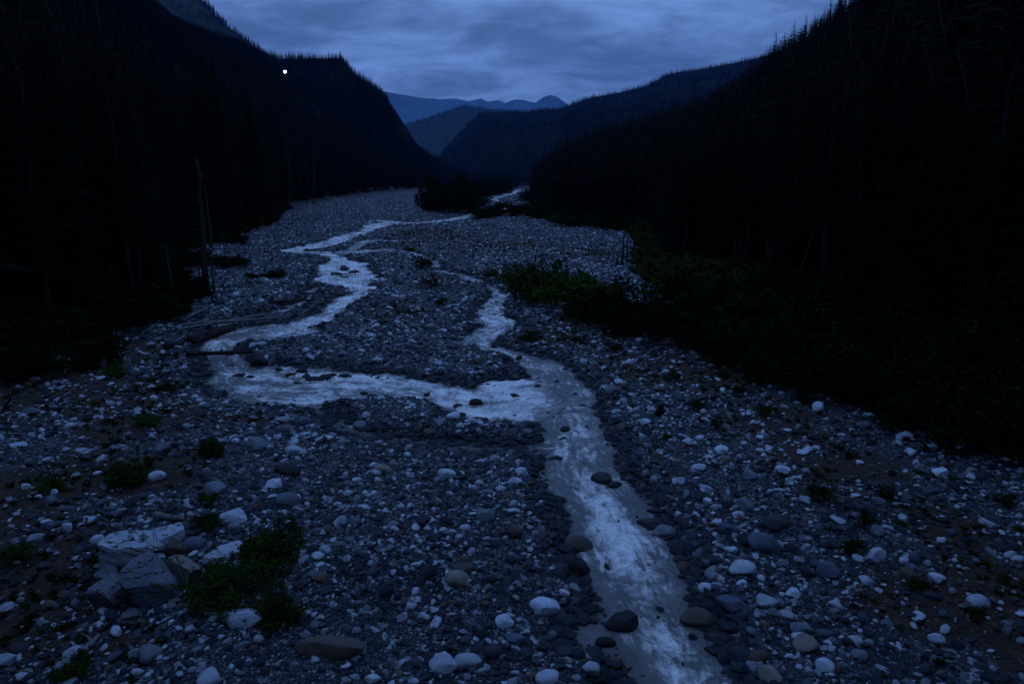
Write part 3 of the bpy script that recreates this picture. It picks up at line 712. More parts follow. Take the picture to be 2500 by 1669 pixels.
dead_tree((0,952), (34,880), .10, M_snag, 'bleached stick leaning out of the brush at the brown left terrace', nb=2, group=GL)
dead_tree((668,480), (662,360), .2, M_snag, 'slim pale bare trunk at the far left gravel edge', nb=6, group=GL)
dead_tree((720,470), (722,350), .22, M_snag, 'taller pale bare trunk among conifers along the far gravel', nb=6, group=GL)
dead_tree((1428,608), (1431,536), .22, M_darkwood, 'tallest and thickest dark snag of the cluster on the right gravel', nb=3, group=GS)
dead_tree((1438,600), (1440,541), .15, M_darkwood, 'dark snag just behind the tallest one on the right gravel', nb=3, group=GS)
dead_tree((1452,590), (1454,546), .13, M_darkwood, 'slender dark snag of the cluster nearest the right forest', nb=3, group=GS)
dead_tree((1416,608), (1416,574), .18, M_darkwood, 'short broken stump in front of the right snags', nb=1, group=GS)
dead_tree((1468,500), (1466,420), .25, M_snag, 'pale bare trunk standing above the low willows on the right', nb=5, group=GS)
dead_tree((1815,690), (1870,520), .13, M_darkwood, 'dim grey dead trunk leaning right inside the right forest', nb=4, group=GS)

# ------------------------------------------------------------------ shrubs
def shrub_geo(seed, n, leaf, flat=0.8):
    r = np.random.default_rng(seed); nb = 15
    bc = r.normal(0, 1, (nb, 3)); bc /= np.linalg.norm(bc, axis=1)[:, None]; bc *= r.uniform(.15, .80, nb)[:, None]; bc[:, 2] = np.abs(bc[:, 2])*0.8 + r.uniform(.10, .32, nb); br = r.uniform(.14, .36, nb)
    V, F = [], []
    k = r.choice(nb, n, p=br**1.6/np.sum(br**1.6)); d = r.normal(0, 1, (n, 3)); d /= np.linalg.norm(d, axis=1)[:, None]
    c = bc[k] + d*(br[k]*r.uniform(.2, 1.15, n)**0.6)[:, None]*np.array([1, 1, flat])
    ns = 26; m = int(n*.16); j = r.integers(0, ns, m)                        # leafy shoots that stick out of the mass
    sd = r.normal(0, 1, (ns, 3)); sd[:, 2] = np.abs(sd[:, 2]) + .35; sd /= np.linalg.norm(sd, axis=1)[:, None]; sl = r.uniform(.75, 1.15, ns)
    c[:m] = sd[j]*(sl[j]*r.uniform(.45, 1, m))[:, None]*np.array([1, 1, .95]) + r.normal(0, .035, (m, 3))
    c[:, 2] = np.maximum(c[:, 2], 0.02)
    for i in range(n):
        a = Vector(r.normal(0, 1, 3)).normalized(); a.z = a.z*0.6 + 0.25; a.normalize(); b = a.orthogonal(); b.rotate(Euler((0, 0, r.uniform(0, 6.28)))); b = (b - a*b.dot(a)).normalized()
        s = leaf*r.uniform(.6, 1.5); q = Vector(c[i]); o_ = len(V)
        V += [tuple(q - a*s), tuple(q + b*s*.42), tuple(q + a*s*1.1), tuple(q - b*s*.42 + a*s*.1)]
        F.append((o_, o_ + 1, o_ + 2, o_ + 3))
    return V, F
SHRUB = [mesh_py('shrub_foliage', *shrub_geo(500 + k, 4600, 0.040), M_leaf, False) for k in range(5)]
SHRUB_NEAR = [m.copy() for m in SHRUB]
for m in SHRUB_NEAR: m.materials.clear(); m.materials.append(M_bush)
WEED = [mesh_py('plant_foliage', *shrub_geo(540 + k, 900, 0.06, 0.6), M_weed, False) for k in range(4)]
def stem_mesh(k, mat):
    rd = random.Random(k); a = rd.uniform(0, 6.28); l = rd.uniform(.15, .35)
    return mesh_py('shrub_stem', *tube([(0, 0, -.03), (math.cos(a)*l*.4, math.sin(a)*l*.4, .25), (math.cos(a)*l, math.sin(a)*l, .6)], [.022, .016, .006], 5), mat)
STEM = [stem_mesh(k, M_bark) for k in range(6)]
shrub_n = 0
def shrub(px, py, w, h, label, group, pool=SHRUB, name='willow_shrub', cat='shrub'):
    """base centre in the frame, width and height in frame units"""
    global shrub_n
    x, y, z = hit(px, py); s = pxm(x, y, z); wm = w/s; hm = h/s/math.cos(math.atan2(CAM_H, math.hypot(x, y)))*1.0
    e = bpy.data.objects.new(name, None); COL.objects.link(e); e.location = (x, y + wm*0.2, h1(x, y + wm*0.2) - 0.05); e.rotation_euler = (0, 0, random.uniform(0, 6.28)); e.empty_display_size = 0.1
    e.scale = (wm/1.7, wm/1.7, hm/1.15)
    link('foliage', pool[shrub_n % len(pool)], e)
    for k in range(3): link('stem', STEM[(shrub_n + k) % len(STEM)], e)
    shrub_n += 1
    return tag(e, label, cat, group)
GT = 'willows of the right bank thicket'; GF = 'shrubs on the near left gravel'; GR = 'small plants on the right gravel'; GM = 'plants in the middle of the gravel'; GLF = 'brush along the left bank'
TH = [(1228,694,130,110,'tall rounded bright willow at the head of the right thicket by the side stream'), (1320,722,150,105,'dense willow next to the tall rounded one heading the right thicket'), (1400,752,140,95,'willow below the snag cluster on the right bank'), (1480,778,150,95,'willow third along the lower front of the right thicket'),
      (1570,800,150,100,'willow fourth along the lower front of the right thicket'), (1660,828,160,110,'willow fifth along the lower front of the right thicket'), (1750,858,170,120,'willow sixth along the lower front of the right thicket'), (1850,892,180,130,'willow seventh along the lower front of the right thicket'),
      (1950,925,190,140,'willow eighth along the lower front of the right thicket'), (2060,965,200,150,'willow ninth along the lower front of the right thicket'), (2180,1012,220,170,'willow tenth along the lower front of the right thicket'), (2310,1066,240,190,'largest willow, at the near end of the right thicket')]
for i, a in enumerate(TH): shrub(a[0], a[1], a[2]*1.3, a[3]*1.22, a[4], GT, SHRUB_NEAR if i < 2 else SHRUB)
for i, (px, py, w, h) in enumerate([(1560,716,140,80),(1660,742,160,95),(1760,770,170,105),(1870,800,190,120),(1990,835,200,130),(2120,875,220,150),(2260,925,240,170),(1820,720,170,110),(1960,740,190,120),(2130,775,220,140),(2320,820,240,170)]):
    shrub(px, py, w*1.3, h*1.2, 'dim willow in the back rows of the right thicket', 'willows in the back of the right thicket')
for i, (px, py, w, h, t) in enumerate([(1120,502,90,36,'low willow at the inner side of the far river bend'), (1180,496,110,42,'wide low willow beside the far river bend'), (1250,500,110,42,'low willow between the far bend and the right gravel'), (1320,520,120,42,'long low willow along the top of the right gravel'), (1400,528,110,44,'low willow just behind the snag cluster'), (1230,462,90,40,'small willow where the far river leaves the right forest'), (1085,476,80,32,'small willow right of the tree clump on the far gravel')]):
    shrub(px, py, w, h, t, 'low willows around the far river bend')
for a in [(612,1312,150,150,'large dark leafy shrub right of the cracked rock pile'), (505,1408,180,125,'wide dark shrub below the cracked rock pile'), (635,1440,110,90,'shrub above the broad flat dark boulder'), (468,1222,60,55,'small shrub behind the cracked rock pile'), (472,1162,52,42,'small shrub below the grey stacked boulders on the left'),
          (480,1052,62,72,'upright dark bush on the left gravel below the shallow pools'), (290,1118,84,76,'bushy dark plant on the brown left terrace'), (112,1130,62,46,'small bush at the far left of the brown terrace'), (30,1300,76,62,'dark bush cut by the left picture edge'), (330,982,64,38,'low bush on the upper brown terrace'),
          (150,1560,90,60,'dark shrub in the bottom left corner'), (255,865,56,40,'bush where the brown terrace meets the left brush'), (380,900,44,32,'little bush by the pale stones on the terrace')]:
    shrub(a[0], a[1], a[2]*1.15, a[3]*.82, a[4], GF, SHRUB_NEAR)
for i, a in enumerate([(1515,956,46,36),(1605,940,62,34),(1645,984,32,28),(1760,956,62,32),(1842,926,66,34),(1892,1152,82,52),(2030,1148,64,44),(1990,1216,70,44),(1962,1276,72,54),(1950,1056,52,34),(2320,1166,66,38),(2055,990,100,44),(1552,870,42,26),(1530,1010,34,24),(1660,872,44,26),(1700,905,40,26),(2120,1360,80,36),(2240,1420,70,36)]):
    nm = ['small green tuft','low bush','tiny tuft','spreading low plant'][i % 4]
    where = ['third plant right of the river confluence','roundest bush straight right of the confluence','beside the roundest bush on the right gravel','below the sixth willow of the thicket','just under the seventh willow of the thicket','below the pale stone field on the brown right bank','on the brown right bank below the ninth willow','between two low bushes on the brown right bank','lowest one on the brown right bank above the blue boulder','on brown soil under the eighth willow','near the picture edge under the last willow','touching the ninth willow','on brown soil under the fourth willow','close to the right shore of the main stream','under the fifth willow of the thicket','a little below the tuft under the fifth willow','above the pale angular stone at the lower right','by the rounded boulder at the lower right'][i]
    shrub(*a, f'{nm} {where}', GR, WEED, 'small_shrub', 'plant')
for a in [(966,618,60,40,'brightest yellowish green bush beside the side stream in mid gravel'), (985,660,50,26,'green bush below the yellowish one in mid gravel'), (1010,700,44,24,'low plant by the small pools in mid gravel'), (940,582,34,20,'small plant at the narrow head of the side stream'), (1120,640,60,22,'low weeds above the narrow part of the side stream'), (1165,648,50,24,'low weeds left of the tall rounded willow'),
          (1210,784,100,30,'wide low plant on the right shore of the side stream'), (1322,786,44,24,'small plant on the slope below the thicket head'), (1412,806,40,24,'small tuft below the second willow of the thicket'), (1120,722,26,18,'tiny plant on the left shore of the side stream')]:
    shrub(*a, GM, WEED, 'small_shrub', 'plant')
for a in [(525,612,96,34,'flat green shrub on the left gravel'), (622,640,66,26,'smaller flat green shrub nearest the stream on the left gravel'), (572,640,54,16,'low green patch between the two flat shrubs'), (445,612,110,52,'round shrub at the forest edge behind the bare trunks'), (420,690,130,66,'brush at the foot of the thick tall trunk'), (345,735,150,62,'brush above the log jam'), (255,760,150,72,'brush in the left forest opening'), (120,800,190,110,'big dark brush at the left edge'), (205,850,140,96,'dark bush rising over the brown terrace'), (40,880,170,120,'dark bush in the left corner of the terrace'), (540,560,60,26,'brush at the bend of the far left forest edge')]:
    shrub(*a, GLF)

# broadleaf clump on the far gravel
TRUNK2 = mesh_py('clump_trunk', *tube([(0, 0, -.02), (.02, .01, .3), (-.02, .02, .7)], [.03, .024, .008], 6), M_bark)
for i, (px, py, w, h) in enumerate([(985,484,62,82),(1015,490,66,92),(1045,488,62,94),(1075,486,54,84),(1000,476,60,88),(1058,478,56,90),(1122,452,50,44),(1150,446,46,36),(1105,448,40,40)]):
    x, y, z = hit(px, py); s = pxm(x, y, z)
    e = bpy.data.objects.new('alder_tree', None); COL.objects.link(e); e.location = (x, y, z - .1); e.rotation_euler = (0, 0, i*1.3); e.scale = (w/s/1.5, w/s/1.5, h/s/1.12); e.empty_display_size = 0.1
    link('trunk', TRUNK2, e); link('crown', SHRUB[i % 5], e)
    tag(e, ['leftmost alder of the dark clump on the far gravel','front alder in the middle of the dark clump on the far gravel','tallest front alder of the dark clump on the far gravel','rightmost alder of the dark clump on the far gravel','back alder at the left of the far clump','back alder at the right of the far clump','small alder beyond the far river bend','smallest alder, farthest beyond the river bend','small alder just right behind the clump'][i], 'tree', 'alders on the far gravel')

# ------------------------------------------------------------------ boulders
def boulder_geo(seed, sub, kind):
    """kind: round, angular, flat"""
    bm = bmesh.new(); bmesh.ops.create_icosphere(bm, subdivisions=sub, radius=1.0); r = np.random.default_rng(seed)
    co = np.array([v.co for v in bm.verts]); fc = [[v.index for v in f.verts] for f in bm.faces]; bm.free()
    nf = {'round': 9, 'angular': 13, 'flat': 10}[kind]; lo, hi = {'round': (.70, .93), 'angular': (.48, .80), 'flat': (.5, .82)}[kind]
    for _ in range(nf):
        d = r.normal(0, 1, 3); d /= np.linalg.norm(d); off = r.uniform(lo, hi)
        e = np.maximum(co @ d - off, 0); co = co - e[:, None]*d[None, :]*0.94
    rough = {'round': .05, 'angular': .045, 'flat': .05}[kind]
    n = (fbm(co[:, 0]*1.7 + co[:, 2] + seed, co[:, 1]*1.7 - co[:, 2] + 3, 3, seed) - .5)*2*rough*1.6 + (fbm(co[:, 0]*5 - co[:, 2]*4, co[:, 1]*5 + co[:, 2]*3, 2, seed + 1) - .5)*rough
    co = co*(1 + n[:, None])
    ax = np.array([1.0, r.uniform(.68, .95), r.uniform(.5, .75)])
    if kind == 'flat': ax = np.array([1.0, r.uniform(.55, .8), r.uniform(.28, .42)])
    co = co*ax; co /= np.abs(co[:, 0]).max(); return co, fc
def boulder_mesh(seed, sub, kind, mat):
    co, fc = boulder_geo(seed, sub, kind); me = mesh_np('boulder', co, fc, mat, True)
    if kind != 'round':
        try: me.set_sharp_from_angle(angle=math.radians(32))
        except Exception: pass
    return me
BM = {k: [boulder_mesh(700 + 40*j + i, 3, k, M_stone) for i in range(7)] for j, k in enumerate(('round', 'angular', 'flat'))}
TONE = {'pale': (0.3612, 0.4018, 0.456), 'white': (0.4472, 0.4998, 0.57), 'grey': (0.129, 0.147, 0.1767), 'blue-grey': (0.0731, 0.09016, 0.1254), 'dark': (.035, .034, .036), 'brown': (.085, .066, .055), 'reddish': (.075, .045, .038), 'tan': (.24, .215, .18), 'wet black': (.018, .018, .02)}
SPOTS = []
def boulder(x, y, z, size, kind, colour, aspect=None, rz=None, tilt=.15, sink=.28, mat=None, name='boulder'):
    v = random.randrange(7); o = link(name, BM[kind][v]); hs = size/2
    ze = {'round': .62, 'angular': .6, 'flat': .36}[kind]
    o.scale = aspect if aspect else (hs, hs*random.uniform(.85, 1.1), hs*random.uniform(.85, 1.1))
    o.location = (x, y, z + o.scale[2]*ze*(1 - 2*sink)); o.rotation_euler = (random.gauss(0, tilt), random.gauss(0, tilt), random.uniform(0, 6.28) if rz is None else rz)
    c = TONE[colour]; f = random.uniform(.85, 1.15); o.color = (c[0]*f, c[1]*f, c[2]*f, 1)
    SPOTS.append((x, y, size*0.5)); return o
GB = 'large boulders of the riverbed'
LM = []
def landmark(px, py, w, kind, colour, label, short=None, stretch=1.0, hgt=.95, rz=0.0, **k):
    """base centre in the frame and width in frame units"""
    x, y, z = hit(px, py + w*0.12); s = pxm(x, y, z); size = w/s; hs = size/2
    if h1(x, y) < -0.2: z = -0.16
    o = boulder(x, y + hs*0.4, z, size, kind, colour, (hs*1.05, hs*stretch, hs*hgt), rz, .08, **k)
    tag(o, label, 'boulder', GB)
    if short: LM.append((short, x, y))
    return o
for a in [(656,1084,58,'round','dark','dark rounded boulder on the left gravel below the shallow pools','dark rounded boulder below the pools'),
          (672,1040,40,'angular','pale','pale angular stone just above the dark rounded boulder',None), (586,1026,48,'angular','grey','grey angular boulder on the left gravel above the pools','grey angular boulder above the left bush'),
          (488,1130,52,'angular','grey','grey boulder stacked on the left gravel over a small shrub',None), (528,1196,74,'angular','pale','pale wedge shaped boulder behind the large dark shrub','pale wedge boulder behind the large shrub'),
          (656,1156,58,'round','grey','domed grey boulder with a pale top right of the wedge boulder',None), (878,1082,42,'round','tan','smooth tan boulder alone on the middle gravel','tan boulder on the middle gravel'),
          (1024,1094,42,'angular','white','white streaked stone on the gravel left of the main stream',None), 
          (444,1255,54,'round','blue-grey','smooth blue-grey boulder behind the rock pile',None), (316,1246,48,'round','dark','dark stone behind the upper slab of the rock pile',None), (524,1262,64,'flat','pale','pale flat stone between rock pile and large shrub',None),
          (476,1566,64,'angular','pale','pale angular boulder cut by the lower picture edge on the left',None), (856,1562,42,'angular','white','white tall stone at the bottom edge under the flat dark boulder',None),
          (1046,1336,60,'round','tan','big smooth pale tan boulder in the centre of the near gravel','smooth tan boulder on the near gravel'), (1010,1530,74,'angular','pale','pointed left one of the two pale boulders side by side at bottom centre','twin pale boulders at bottom centre'),
          (1072,1526,68,'round','pale','rounder right one of the two pale boulders side by side at bottom centre',None), (1250,1402,68,'angular','white','blocky white boulder with a flat top near the main stream','blocky white boulder near the stream'),
          (1154,1430,50,'angular','white','white stone left of the blocky flat topped boulder',None), (1312,1308,88,'round','wet black','big wet black boulder at the left shore of the main stream','wet black boulder at the left shore'),
          (1326,1262,70,'round','brown','brown round boulder standing in the left edge of the stream','brown round boulder in the stream edge'), (1602,1432,82,'round','brown','large brown round boulder at the right shore of the rapids','large brown round boulder at the right shore'),
          (1524,1226,58,'round','grey','grey boulder at the right shore where the stream widens',None), (1500,1212,68,'flat','dark','dark sloping boulder at the right shore beside a grey one','dark sloping boulder at the right shore'),
          (1380,1126,46,'round','dark','dull dark rock lying midstream, left of a pair','pair of dark rocks midstream'), (1412,1130,40,'angular','wet black','black angular rock midstream, right of a pair',None), (1274,1066,34,'flat','wet black','small black rock breaking the water above the midstream pair',None),
          (1432,1450,92,'angular','wet black','largest wet black boulder at the left shore of the lower rapids',None), (1390,1482,48,'round','wet black','wet black stone below the largest wet black boulder',None), (1560,1290,40,'angular','dark','dark stone at the right shore above the large brown round boulder',None), (1258,1562,58,'round','white','white rounded boulder at the bottom edge left of the rapids','white boulder at the bottom edge'), (1722,1094,32,'angular','grey','square grey stone on the right gravel',None), (1604,1076,34,'round','white','bright white stone on the right gravel above the stone field','bright white stone above the right stone field'),
          (1752,1256,78,'round','blue-grey','broad blue-grey boulder half buried in the right stone field','broad blue-grey boulder in the right stone field'), (1706,1312,64,'round','white','long white boulder of the stone field right of the stream','long white boulder in the right stone field'),
          (1622,1352,38,'round','white','white oval stone closest to the right shore',None), (1704,1340,32,'angular','white','white stone just under the long white boulder',None), (1686,1390,74,'flat','blue-grey','tilted dark slate slab near the large brown round boulder','tilted slate slab by the right shore'),
          (1662,1466,68,'flat','reddish','dark reddish flat boulder below the large brown round one',None), (1186,1470,58,'flat','blue-grey','blue-grey slab below the blocky white boulder',None), (1070,1312,70,'flat','brown','brown half buried mound above the smooth tan boulder',None),
          (1846,1486,66,'angular','tan','tan angular slab on the right gravel near the bottom','tan angular slab at lower right'), (1894,1532,42,'angular','white','tall white stone right of the tan angular slab',None), (1966,1474,38,'angular','pale','pale stone above a grey one right of the tan slab',None), (1974,1508,38,'round','grey','grey stone below a pale one right of the tan slab',None),
          (1902,1314,52,'angular','blue-grey','blue-grey pointed boulder on the right bank','blue-grey pointed boulder on the right bank'), (1785,1206,64,'round','dark','dark half buried boulder above the right stone field',None), (1990,1336,42,'angular','pale','pale wedge stone right of the blue-grey pointed boulder',None),
          (2248,1388,54,'round','pale','rounded pale boulder alone at far lower right','rounded pale boulder at far lower right'), (2106,1418,36,'angular','white','ragged white stone on dark soil at lower right',None), (1769,1556,56,'angular','tan','pointed tan boulder at the bottom edge right of the rapids',None), (1745,1512,52,'round','reddish','maroon round boulder between the rapids and the tan slab','maroon boulder right of the rapids'),
          (1709,1162,40,'angular','grey','greenish grey flat topped stone above the right stone field',None), (592,832,42,'round','wet black','black boulder at the end of the log across the stream bend','black boulder at the log across the bend'), (598,790,24,'round','pale','pale stone at the tip of the middle gravel by the bend',None),
          (720,766,24,'round','pale','pale stone by the stream below the log jam rapids',None), (824,978,32,'round','grey','grey boulder on the gravel below the left stream','grey boulder below the left stream'), (652,964,46,'flat','pale','upper of two long flat pale stones by the shallow pools','flat pale stones by the shallow pools'), (650,984,48,'flat','grey','lower of two long flat stones by the shallow pools',None),
          (1092,944,34,'round','wet black','black boulder on the lower shore of the left stream','black boulder below the left stream'), (1052,940,26,'round','dark','dark boulder left of the black one on the lower shore',None), (834,910,20,'angular','wet black','small black rock at the lower shore of the left stream',None),
          (548,878,34,'flat','wet black','black rock in the left stream just past the bend','black rocks in the left stream'), (576,884,20,'round','wet black','small black rock next to the first one past the bend',None), (668,876,26,'flat','wet black','leftmost black rock of the midstream bar',None), (720,888,46,'flat','wet black','largest black rock of the bar in the left stream',None), (792,880,30,'flat','wet black','rightmost black rock of the midstream bar',None),
          (528,853,22,'flat','wet black','black rock nearest the inside of the stream bend',None), (772,638,32,'flat','dark','larger dark rock island in the upper left stream','dark rock islands in the upper stream'), (812,633,26,'flat','dark','smaller dark rock island in the upper left stream',None), (1420,878,22,'angular','white','white stone straight right of the confluence','white stone right of the confluence'),
          (640,866,20,'angular','wet black','small black rock at the upstream end of the midstream bar',None), (690,868,30,'round','wet black','second black rock from the left of the midstream bar',None), (702,882,24,'angular','wet black','black rock at the lower side of the midstream bar, left of its largest',None), (745,884,28,'round','wet black','black rock touching the right side of the largest bar rock',None), (764,878,30,'flat','wet black','flat black rock just before the right end of the midstream bar',None), (684,896,22,'flat','wet black','lone black rock below the midstream bar',None), (1180,930,22,'angular','wet black','black rock left of the confluence white water',None), (1234,905,18,'angular','wet black','small black rock at the upper edge of the confluence',None), (790,626,22,'angular','dark','topmost of the dark rocks in the upper left stream',None), (790,645,24,'flat','dark','lowest of the dark rocks in the upper left stream',None),
          (1216,945,22,'flat','wet black','black rock in the white water of the confluence','black rock in the confluence'), (1340,940,20,'flat','wet black','lone black rock at the right shore of the confluence',None)]:
    landmark(*a)
landmark(548,1430,98,'flat','white','jagged white boulder under the wide dark shrub','jagged white boulder under the shrub', .8, 1.1)
landmark(756,1502,172,'flat','brown','very broad flat dark brown boulder at the bottom left of centre','broad flat dark boulder', 0.62, 1.0)
LM.append(('cracked rusty rock pile', *hit(336, 1339)[:2]))

# the cracked rock pile: each block its own thing
GP = 'blocks of the cracked rock pile'
def block(px, py, w, asp, hgt, rz, tilt, colour, label, lift=0.0, seed=0):
    w *= 1.14; hgt *= 1.1; x, y, z = hit(px, py); s = pxm(x, y, z); hs = w/s/2
    r = np.random.default_rng(900 + seed); bm = bmesh.new(); bmesh.ops.create_icosphere(bm, subdivisions=4, radius=1.35)
    co = np.array([v.co for v in bm.verts]); fc = [[v.index for v in f.verts] for f in bm.faces]; bm.free()
    for d in [(1, 0, .1), (-1, .1, 0), (0, 1, .1), (.1, -1, .12), (0, 0, 1), (.1, 0, -1)] + [tuple(r.normal(0, 1, 3)) for _ in range(7)]:
        d = np.array(d) + r.normal(0, .12, 3); d /= np.linalg.norm(d); e = np.maximum(co @ d - r.uniform(.72, 1.0), 0); co = co - e[:, None]*d
    lay = np.sin(co[:, 2]*9 + co[:, 0]*2 + fbm(co[:, 0]*2 + 5, co[:, 1]*2, 3, seed)*6)
    co = co*(1 + 0.025*lay[:, None]*np.array([1, 1, 0])) * (1 + (fbm(co[:, 0]*3 + co[:, 2]*2, co[:, 1]*3 - co[:, 2], 3, seed)[:, None] - .5)*.10)
    me = mesh_np('rock_block', co, fc, M_rock, True)
    try: me.set_sharp_from_angle(angle=math.radians(30))
    except Exception: pass
    o = link('rock_block', me); o.scale = (hs, hs*asp, hs*hgt); o.location = (x, y + hs*asp*.5, z + hs*hgt*.45 + lift); o.rotation_euler = (*tilt, rz)
    c = TONE[colour]; o.color = (*c, 1); tag(o, label, 'rock', GP); SPOTS.append((x, y, hs*1.1)); return o
block(340,1392,112,.9,.85,.2,(.15,.05),'grey','largest cracked block with rusty seams at the front of the rock pile',0,1)
block(252,1398,78,.9,.9,-.3,(.1,-.1),'grey','left front block of the cracked rock pile',0,2)
block(292,1312,116,.75,.45,.25,(.16,-.06),'pale','broad pale slab on the upper left of the rock pile',.35,3)
block(372,1264,82,.8,.5,.5,(.2,.05),'pale','pale tilted slab at the top of the rock pile',.1,4)
block(418,1346,68,.6,1.15,-.4,(.1,.45),'tan','leaning striped slab at the right of the rock pile',.05,5)
block(400,1276,48,.8,.7,.1,(.1,.2),'brown','small rusty block behind the leaning slab',0,6)
block(456,1338,44,.8,.6,.8,(.2,.3),'grey','grey chunk between leaning slab and wide shrub',0,7)

block(296,1428,40,.8,.6,.3,(.1,.1),'grey','small chip in front of the two front blocks of the rock pile',0,8)
block(236,1338,46,.9,.6,-.5,(.2,.1),'grey','weathered chunk left under the broad pale slab',0,9)
block(352,1306,42,.8,.7,.9,(.1,.3),'pale','pale chip wedged between the slabs and the largest block',.1,10)
block(500,1296,50,.7,.5,.2,(.1,.1),'pale','outlying pale block of the pile beside the large shrub',0,11)

# ------------------------------------------------------------------ more individually placed boulders, largest first
r = np.random.default_rng(77)
CAND = []
while len(CAND) < 196:
    rad_ = math.exp(r.uniform(math.log(14.5), math.log(75))); a = math.radians(r.uniform(-38, 38)); x, y = rad_*math.sin(a), rad_*math.cos(a)
    px, py = proj(x, y, 0.2)
    if not (10 < px < 2340 and 560 < py < 1560) or x < left_edge(y) + 2 or x > right_edge(y) - 1.5: continue
    d, sh = channel(np.array([x]), np.array([y])); d = float(d[0])
    if d < -0.35 and not (r.uniform() < .25 and d < -0.1): continue
    sm = float(soil_mask(np.array([x]), np.array([y]))[0])
    if r.uniform() < sm*.6: continue
    lo = 0.36*(rad_/20)**0.35; size = lo*min(1.8, r.uniform(.0001, 1)**(-1/3.2))
    if any(math.hypot(x - q[0], y - q[1]) < q[2] + size*.5 for q in SPOTS): continue
    if d < .5: colour = 'wet black' if r.uniform() < .6 else 'dark'
    else: colour = r.choice(['white', 'pale', 'grey', 'blue-grey', 'dark', 'brown', 'reddish', 'tan'], p=[.20, .28, .16, .12, .10, .06, .04, .04])
    kind = r.choice(['round', 'angular', 'flat'], p=[.22, .60, .18])
    z = h1(x, y); o = boulder(x, y, -0.14 if d < -.2 else z, size, str(kind), str(colour)); CAND.append((o, x, y, str(kind), str(colour)))
SHAPE = {'round': 'rounded', 'angular': 'angular', 'flat': 'flat'}
best = {}
for nm, lx, ly in LM:
    byc = {}
    for c in CAND: byc.setdefault((c[3], c[4]), []).append(c)
    for key, L in byc.items():
        for n_, c in enumerate(sorted(L, key=lambda c: math.hypot(c[1] - lx, c[2] - ly))[:8]):
            k = (n_, math.hypot(c[1] - lx, c[2] - ly), nm)
            if c[0].name not in best or best[c[0].name] > k: best[c[0].name] = k
for o, x, y, kind, colour in CAND:
    if o.name in best:
        n_, _, nm = best[o.name]; tag(o, f'{ORD[n_]}closest {colour} {SHAPE[kind]} boulder to the {nm}', 'boulder', GB)
    else:
        tag(o, f'{colour} {SHAPE[kind]} boulder among the lesser stones of the gravel', 'boulder', GB)

# ------------------------------------------------------------------ driftwood
def log(a, b, rad, label, mat=None, taper=.55, lift=.0, root=False, stubs=2, sag=.0, name='driftwood_log', za=None, zb=None):
    pa, pb = Vector(hit(*a)), Vector(hit(*b))
    if za is not None: pa.z = za
    if zb is not None: pb.z = zb
    mat = mat or M_log; rd = random.Random(label); mid = (pa + pb)/2
    e = bpy.data.objects.new(name, None); COL.objects.link(e); e.location = pa; e.empty_display_size = .2
    N = 9; d = pb - pa; side = Vector((-d.y, d.x, 0)).normalized(); off = rd.uniform(-.03, .03)*d.length
    P_ = [d*(i/(N - 1)) + side*math.sin(math.pi*i/(N - 1))*off + Vector((rd.uniform(-.2, .2)*rad, rd.uniform(-.2, .2)*rad, rad*.7 + lift + rd.uniform(-.1, .1)*rad)) for i in range(N)]
    V, F = tube(P_, [rad*(1 - (1 - taper)*i/(N - 1))*rd.uniform(.92, 1.08) for i in range(N)], 9)
    link('trunk', mesh_py('log_trunk', V, F, mat), e)
    for k in range(stubs):
        q = P_[rd.randrange(2, N - 1)]; an = rd.uniform(0, 6.28); L = rad*rd.uniform(2, 5); v = side*math.cos(an) + Vector((0, 0, abs(math.sin(an)))) + d.normalized()*.4
        V, F = tube([q, q + v*L*.5, q + v*L], [rad*.35, rad*.22, rad*.08], 5); link('branch', mesh_py('log_branch', V, F, mat), e)
    if root:
        for k in range(7):
            an = 6.28*k/7 + rd.uniform(-.3, .3); v = side*math.cos(an) + Vector((0, 0, math.sin(an)*.8)) - d.normalized()*.5; L = rad*rd.uniform(1.6, 2.8)
            V, F = tube([P_[0], P_[0] + v*L*.5, P_[0] + v*L + Vector((0, 0, -.2*L))], [rad*.55, rad*.35, rad*.1], 5); link('root', mesh_py('log_root', V, F, mat), e)
    return tag(e, label, 'log', 'driftwood on the riverbed')
log((408,766), (612,729), .13, 'longest pale log of the jam, slanting from the bank towards the stream', lift=.25)
log((466,752), (662,736), .145, 'thick pale log reaching furthest into the stream from the jam', lift=.3)
log((415,750), (511,739), .11, 'short thin log lying behind the two long jam logs', lift=.1)
log((417,740), (479,714), .17, 'stout pale log pointing away from the jam up the bank', lift=.1)
log((394,711), (500,708), .13, 'thin bleached pole lying farthest back behind the jam', lift=.1)
log((440,790), (536,760), .38, 'massive dark wet log under the pale jam logs', M_darkwood, .8, 0, True, 1)
log((380,800), (452,790), .26, 'dark rotten log beside the massive wet one', M_darkwood, .6, 0, False, 1)
log((428,820), (582,818), .17, 'single dark log bridging the water at the stream bend', M_darkwood, .7, 0, False, 1, za=.25, zb=.3)
log((615,694), (722,690), .14, 'dark thin log on the gravel left of the upper stream', M_darkwood)
log((356,1190), (438,1203), .13, 'pale broken log above the cracked rock pile', lift=.05, stubs=3)
log((184,1512), (228,1464), .10, 'grey stick lying on the dark soil at the lower left')
log((918,790), (974,798), .05, 'thin white stick on the middle gravel')
log((1424,830), (1462,842), .08, 'small grey log on the brown soil below the thicket')
log((1383,619), (1396,627), .12, 'short stick below the right snags')
log((1438,617), (1474,636), .14, 'fallen pole between the right snags and the forest')
log((1500,674), (1530,675), .14, 'bleached log where the right gravel narrows')
log((1988,716), (2042,708), .12, 'pale log lying in the right forest')
log((800,566), (842,564), .14, 'grey log on the gravel between the upper stream arms')
log((1150,556), (1200,550), .14, 'thin log lying on the upper right gravel')
log((0,1002), (60,998), .08, 'grey pole on the brown terrace at the left picture edge')

